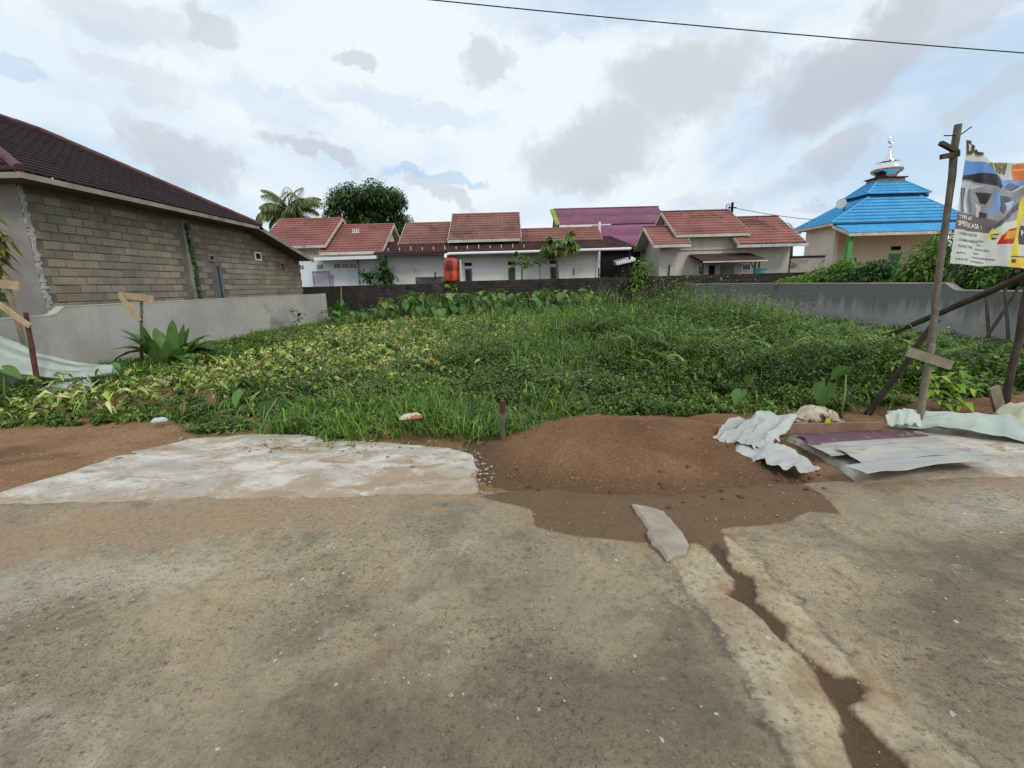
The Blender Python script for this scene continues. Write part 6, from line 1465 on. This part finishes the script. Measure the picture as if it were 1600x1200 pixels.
def ban_sheet(name, top, bot, prints, a0, a1, rear, nu=280, nv=200):
    tp = np.array([ban(*q) for q in top]); bt = np.array([ban(*q) for q in bot]); a = np.linspace(a0, a1, nu); zt = np.interp(a, tp[:, 0], tp[:, 1]); zb = np.interp(a, bt[:, 0], bt[:, 1])
    s_ = np.linspace(0, 1, nv)[:, None]; Zg = zb + (zt - zb) * s_; Ag = np.tile(a, (nv, 1)); Ag = Ag + (0 if rear else -(Zg - 1.57) * .055 * np.clip(1 - Ag / .25, 0, 1))
    C = np.tile(np.array(srgb(206, 212, 204)), (nv, nu, 1))
    for poly, colr in prints:
        m = sdpoly(Ag, Zg, [ban(*q) for q in poly]) > 0; C[m] = srgb(*colr)
    P = bpos(Ag, Zg, 0, rear).reshape(-1, 3)
    o = part(name, np_mesh(name, P, grid_faces(nu, nv), M_PRINT, col=C.reshape(-1, 3), smooth=True), BANNER); return o
def rect(x0, y0, x1, y1, sk=0.0): return [(x0, y0), (x1, y0 + sk * (x1 - x0)), (x1 - .0, y1 + sk * (x1 - x0)), (x0, y1)]
FR = [([(1480, 245), (1512, 251), (1530, 254), (1548, 258), (1575, 295), (1540, 274), (1504, 274), (1480, 274)], (96, 150, 214)),
      ([(1480, 274), (1515, 281), (1562, 291), (1585, 300), (1620, 285), (1620, 330), (1585, 345), (1545, 352), (1480, 334)], (150, 152, 158)),
      ([(1480, 273), (1506, 274), (1535, 270), (1552, 272), (1570, 292), (1562, 295), (1530, 286), (1512, 281), (1480, 279)], (44, 42, 46)),
      ([(1480, 281), (1516, 285), (1536, 291), (1520, 296), (1480, 290)], (196, 198, 200)),
      (rect(1480, 292, 1500.5, 330), (206, 212, 214)), (rect(1501.5, 293, 1503.5, 328), (90, 92, 98)), (rect(1505, 293, 1509, 331), (96, 98, 104)), (rect(1510, 293, 1515, 332), (204, 210, 214)), (rect(1517, 294, 1520, 332), (120, 124, 130)),
      ([(1526, 300), (1545, 304), (1538, 320), (1530, 318)], (60, 58, 62)), ([(1548, 296), (1566, 300), (1556, 330), (1540, 336), (1550, 316)], (124, 156, 206)), ([(1562, 305), (1580, 310), (1560, 336), (1556, 330)], (84, 88, 98)),
      ([(1566, 318), (1590, 312), (1586, 324), (1570, 330)], (178, 200, 226)), ([(1524, 318), (1532, 322), (1538, 342), (1530, 338)], (206, 208, 208)), ([(1533, 330), (1543, 334), (1541, 342), (1534, 340)], (70, 70, 76)),
      ([(1480, 332), (1500, 331), (1530, 338), (1553, 345), (1546, 363), (1520, 358), (1480, 353)], (112, 104, 104)), ([(1480, 353), (1520, 358), (1547, 363), (1547, 365), (1520, 361), (1480, 356)], (128, 92, 92)),
      ([(1540, 358), (1600, 314), (1604, 320), (1548, 362)], (96, 92, 90)),
      ([(1545, 364), (1549, 356), (1554, 364), (1562, 362), (1559, 372), (1552, 377), (1546, 372)], (226, 214, 70)), ([(1549, 366), (1560, 365), (1557, 374), (1551, 375)], (84, 74, 40)),
      ([(1557, 382), (1562, 368), (1574, 358), (1588, 355), (1587, 374), (1580, 381)], (196, 40, 34)), ([(1564, 374), (1570, 362), (1584, 360), (1580, 373)], (222, 160, 48)),
      ([(1604, 305), (1588, 345), (1572, 414), (1581, 416), (1592, 378), (1600, 346), (1614, 320)], (226, 206, 66)),
      ([(1591, 382), (1597, 352), (1625, 352), (1620, 384)], (70, 66, 70)), ([(1576, 402), (1640, 403), (1640, 425), (1574, 416)], (232, 200, 74)), ([(1576, 400), (1640, 401), (1640, 403), (1576, 402)], (90, 80, 74)),
      (rect(1577, 405, 1583, 411), (88, 84, 84))]
SM_ = (104, 104, 104)
for (x0, y0, x1) in ((1529, 381.5, 1539), (1527, 388.5, 1548), (1522, 394.5, 1533), (1517, 400.5, 1557), (1514, 406.8, 1541), (1491.5, 402.8, 1509), (1493, 393.2, 1506), (1532, 375, 1541)):
    x = x0; rr = random.Random(int(x0 * 7))
    while x < x1: w_ = rr.uniform(1.2, 4.0); FR.append((rect(x, y0 + (x - x0) * .12, min(x + w_, x1), y0 + 2.6 + (x - x0) * .12, .12), SM_)); x += w_ + .7
ban_sheet('front_fold', [(1480, 205), (1505, 214), (1512, 217), (1530, 239), (1548, 262), (1566, 285), (1571, 295), (1583, 299), (1600, 289), (1680, 270), (1800, 240)], [(1480, 411), (1500, 413), (1530, 416), (1560, 415), (1600, 420), (1700, 424), (1800, 428)], FR, .0, BLEN - .03, 0)
RR_ = [([(1530, 280), (1640, 279), (1640, 300), (1530, 300)], (120, 172, 222)), ([(1572, 296), (1585, 285), (1600, 290), (1600, 305)], (110, 120, 140)), ([(1590, 256), (1600, 255), (1625, 256), (1625, 283), (1591, 282)], (222, 128, 74)), (rect(1592, 263, 1625, 266), (236, 176, 96))]
ban_sheet('rear_fold', [(1500, 251), (1540, 252), (1575, 253), (1640, 254), (1800, 236)], [(1500, 310), (1600, 312), (1800, 320)], RR_, .22, BLEN - .03, 1, 160, 60)
def ban_text(txt, px, py, w_px, slope, col, rear=0.0, off=.004, shear=0.0, xs=None, clip=None, h_px=None):
    cu = bpy.data.curves.new('lettering', 'FONT'); cu.body = txt; cu.resolution_u = 3; cu.offset = .05 if h_px and h_px > 14 else .012; to = bpy.data.objects.new('lettering', cu); COL.objects.link(to)
    dg = bpy.context.evaluated_depsgraph_get(); me = bpy.data.meshes.new_from_object(to.evaluated_get(dg)); bpy.data.objects.remove(to); bpy.data.curves.remove(cu)
    bm = bmesh.new(); bm.from_mesh(me); bmesh.ops.triangulate(bm, faces=bm.faces); bmesh.ops.subdivide_edges(bm, edges=[e for e in bm.edges if e.calc_length() > .25], cuts=1)
    co = np.array([v_.co[:] for v_ in bm.verts]); x0, x1 = co[:, 0].min(), co[:, 0].max(); sc_ = w_px / (x1 - x0); hs = (h_px / .72) if h_px else sc_
    for v_, c_ in zip(bm.verts, co):
        lx = (c_[0] - x0) * sc_ + shear * c_[1] * hs; q = ban(px + lx, py + slope * lx - c_[1] * hs)
        v_.co = bpos(q[0], q[1], off, rear)
    if clip is not None:
        cp = np.array([ban(*q) for q in clip]); kill = []
        for f_ in bm.faces:
            c_ = f_.calc_center_median(); a = (np.array(c_[:2]) - BA) @ BU
            if c_[2] > np.interp(a, cp[:, 0], cp[:, 1]) - .006: kill.append(f_)
        bmesh.ops.delete(bm, geom=kill, context='FACES')
    bm.to_mesh(me); bm.free(); me.name = 'lettering'; km = bpy.data.materials.get('ink_%d_%d_%d' % col)
    if not km: kk = NT('ink_%d_%d_%d' % col); kk.col(srgb(*col)); kk.rough(.5); km = kk.m
    me.materials.clear(); me.materials.append(km); part('lettering', me, BANNER)
DIAG = [(1480, 205), (1505, 214), (1512, 217), (1530, 239), (1548, 262), (1566, 285)]
ban_text('TYPE 60', 1497.5, 341.5, 24, .12, (228, 228, 224), h_px=6.5)
ban_text('SPESIFIKASI :', 1496, 351.5, 40, .16, (232, 232, 228), h_px=7.5)
for i, (t_, x_, y_, w_) in enumerate((('- 2 KAMAR TIDUR', 1495, 365.5, 34), ('- 2 KAMAR MANDI', 1494, 375.6, 38), ('- RUANG TAMU', 1493, 385.4, 28))): ban_text(t_, x_, y_, w_, .12, (84, 86, 90), h_px=4.2)
ban_text('DU', 1508.5, 241, 24, .16, (214, 178, 60), h_px=22, off=.004, clip=DIAG); ban_text('DU', 1509.3, 239.5, 22.5, .16, (56, 38, 24), h_px=20, off=.007, clip=DIAG)
ban_text('OUST!', 1543, 270, 37, .02, (204, 186, 96), rear=1, h_px=17.5); ban_text('OUST!', 1543.6, 269, 36, .02, (110, 102, 62), rear=1, h_px=16, off=.007)
ban_text('FREE', 1549.5, 371.5, 9, .0, (240, 236, 200), h_px=4.2, off=.005); ban_text('P', 1598, 368, 6, 0, (226, 226, 226), h_px=9)
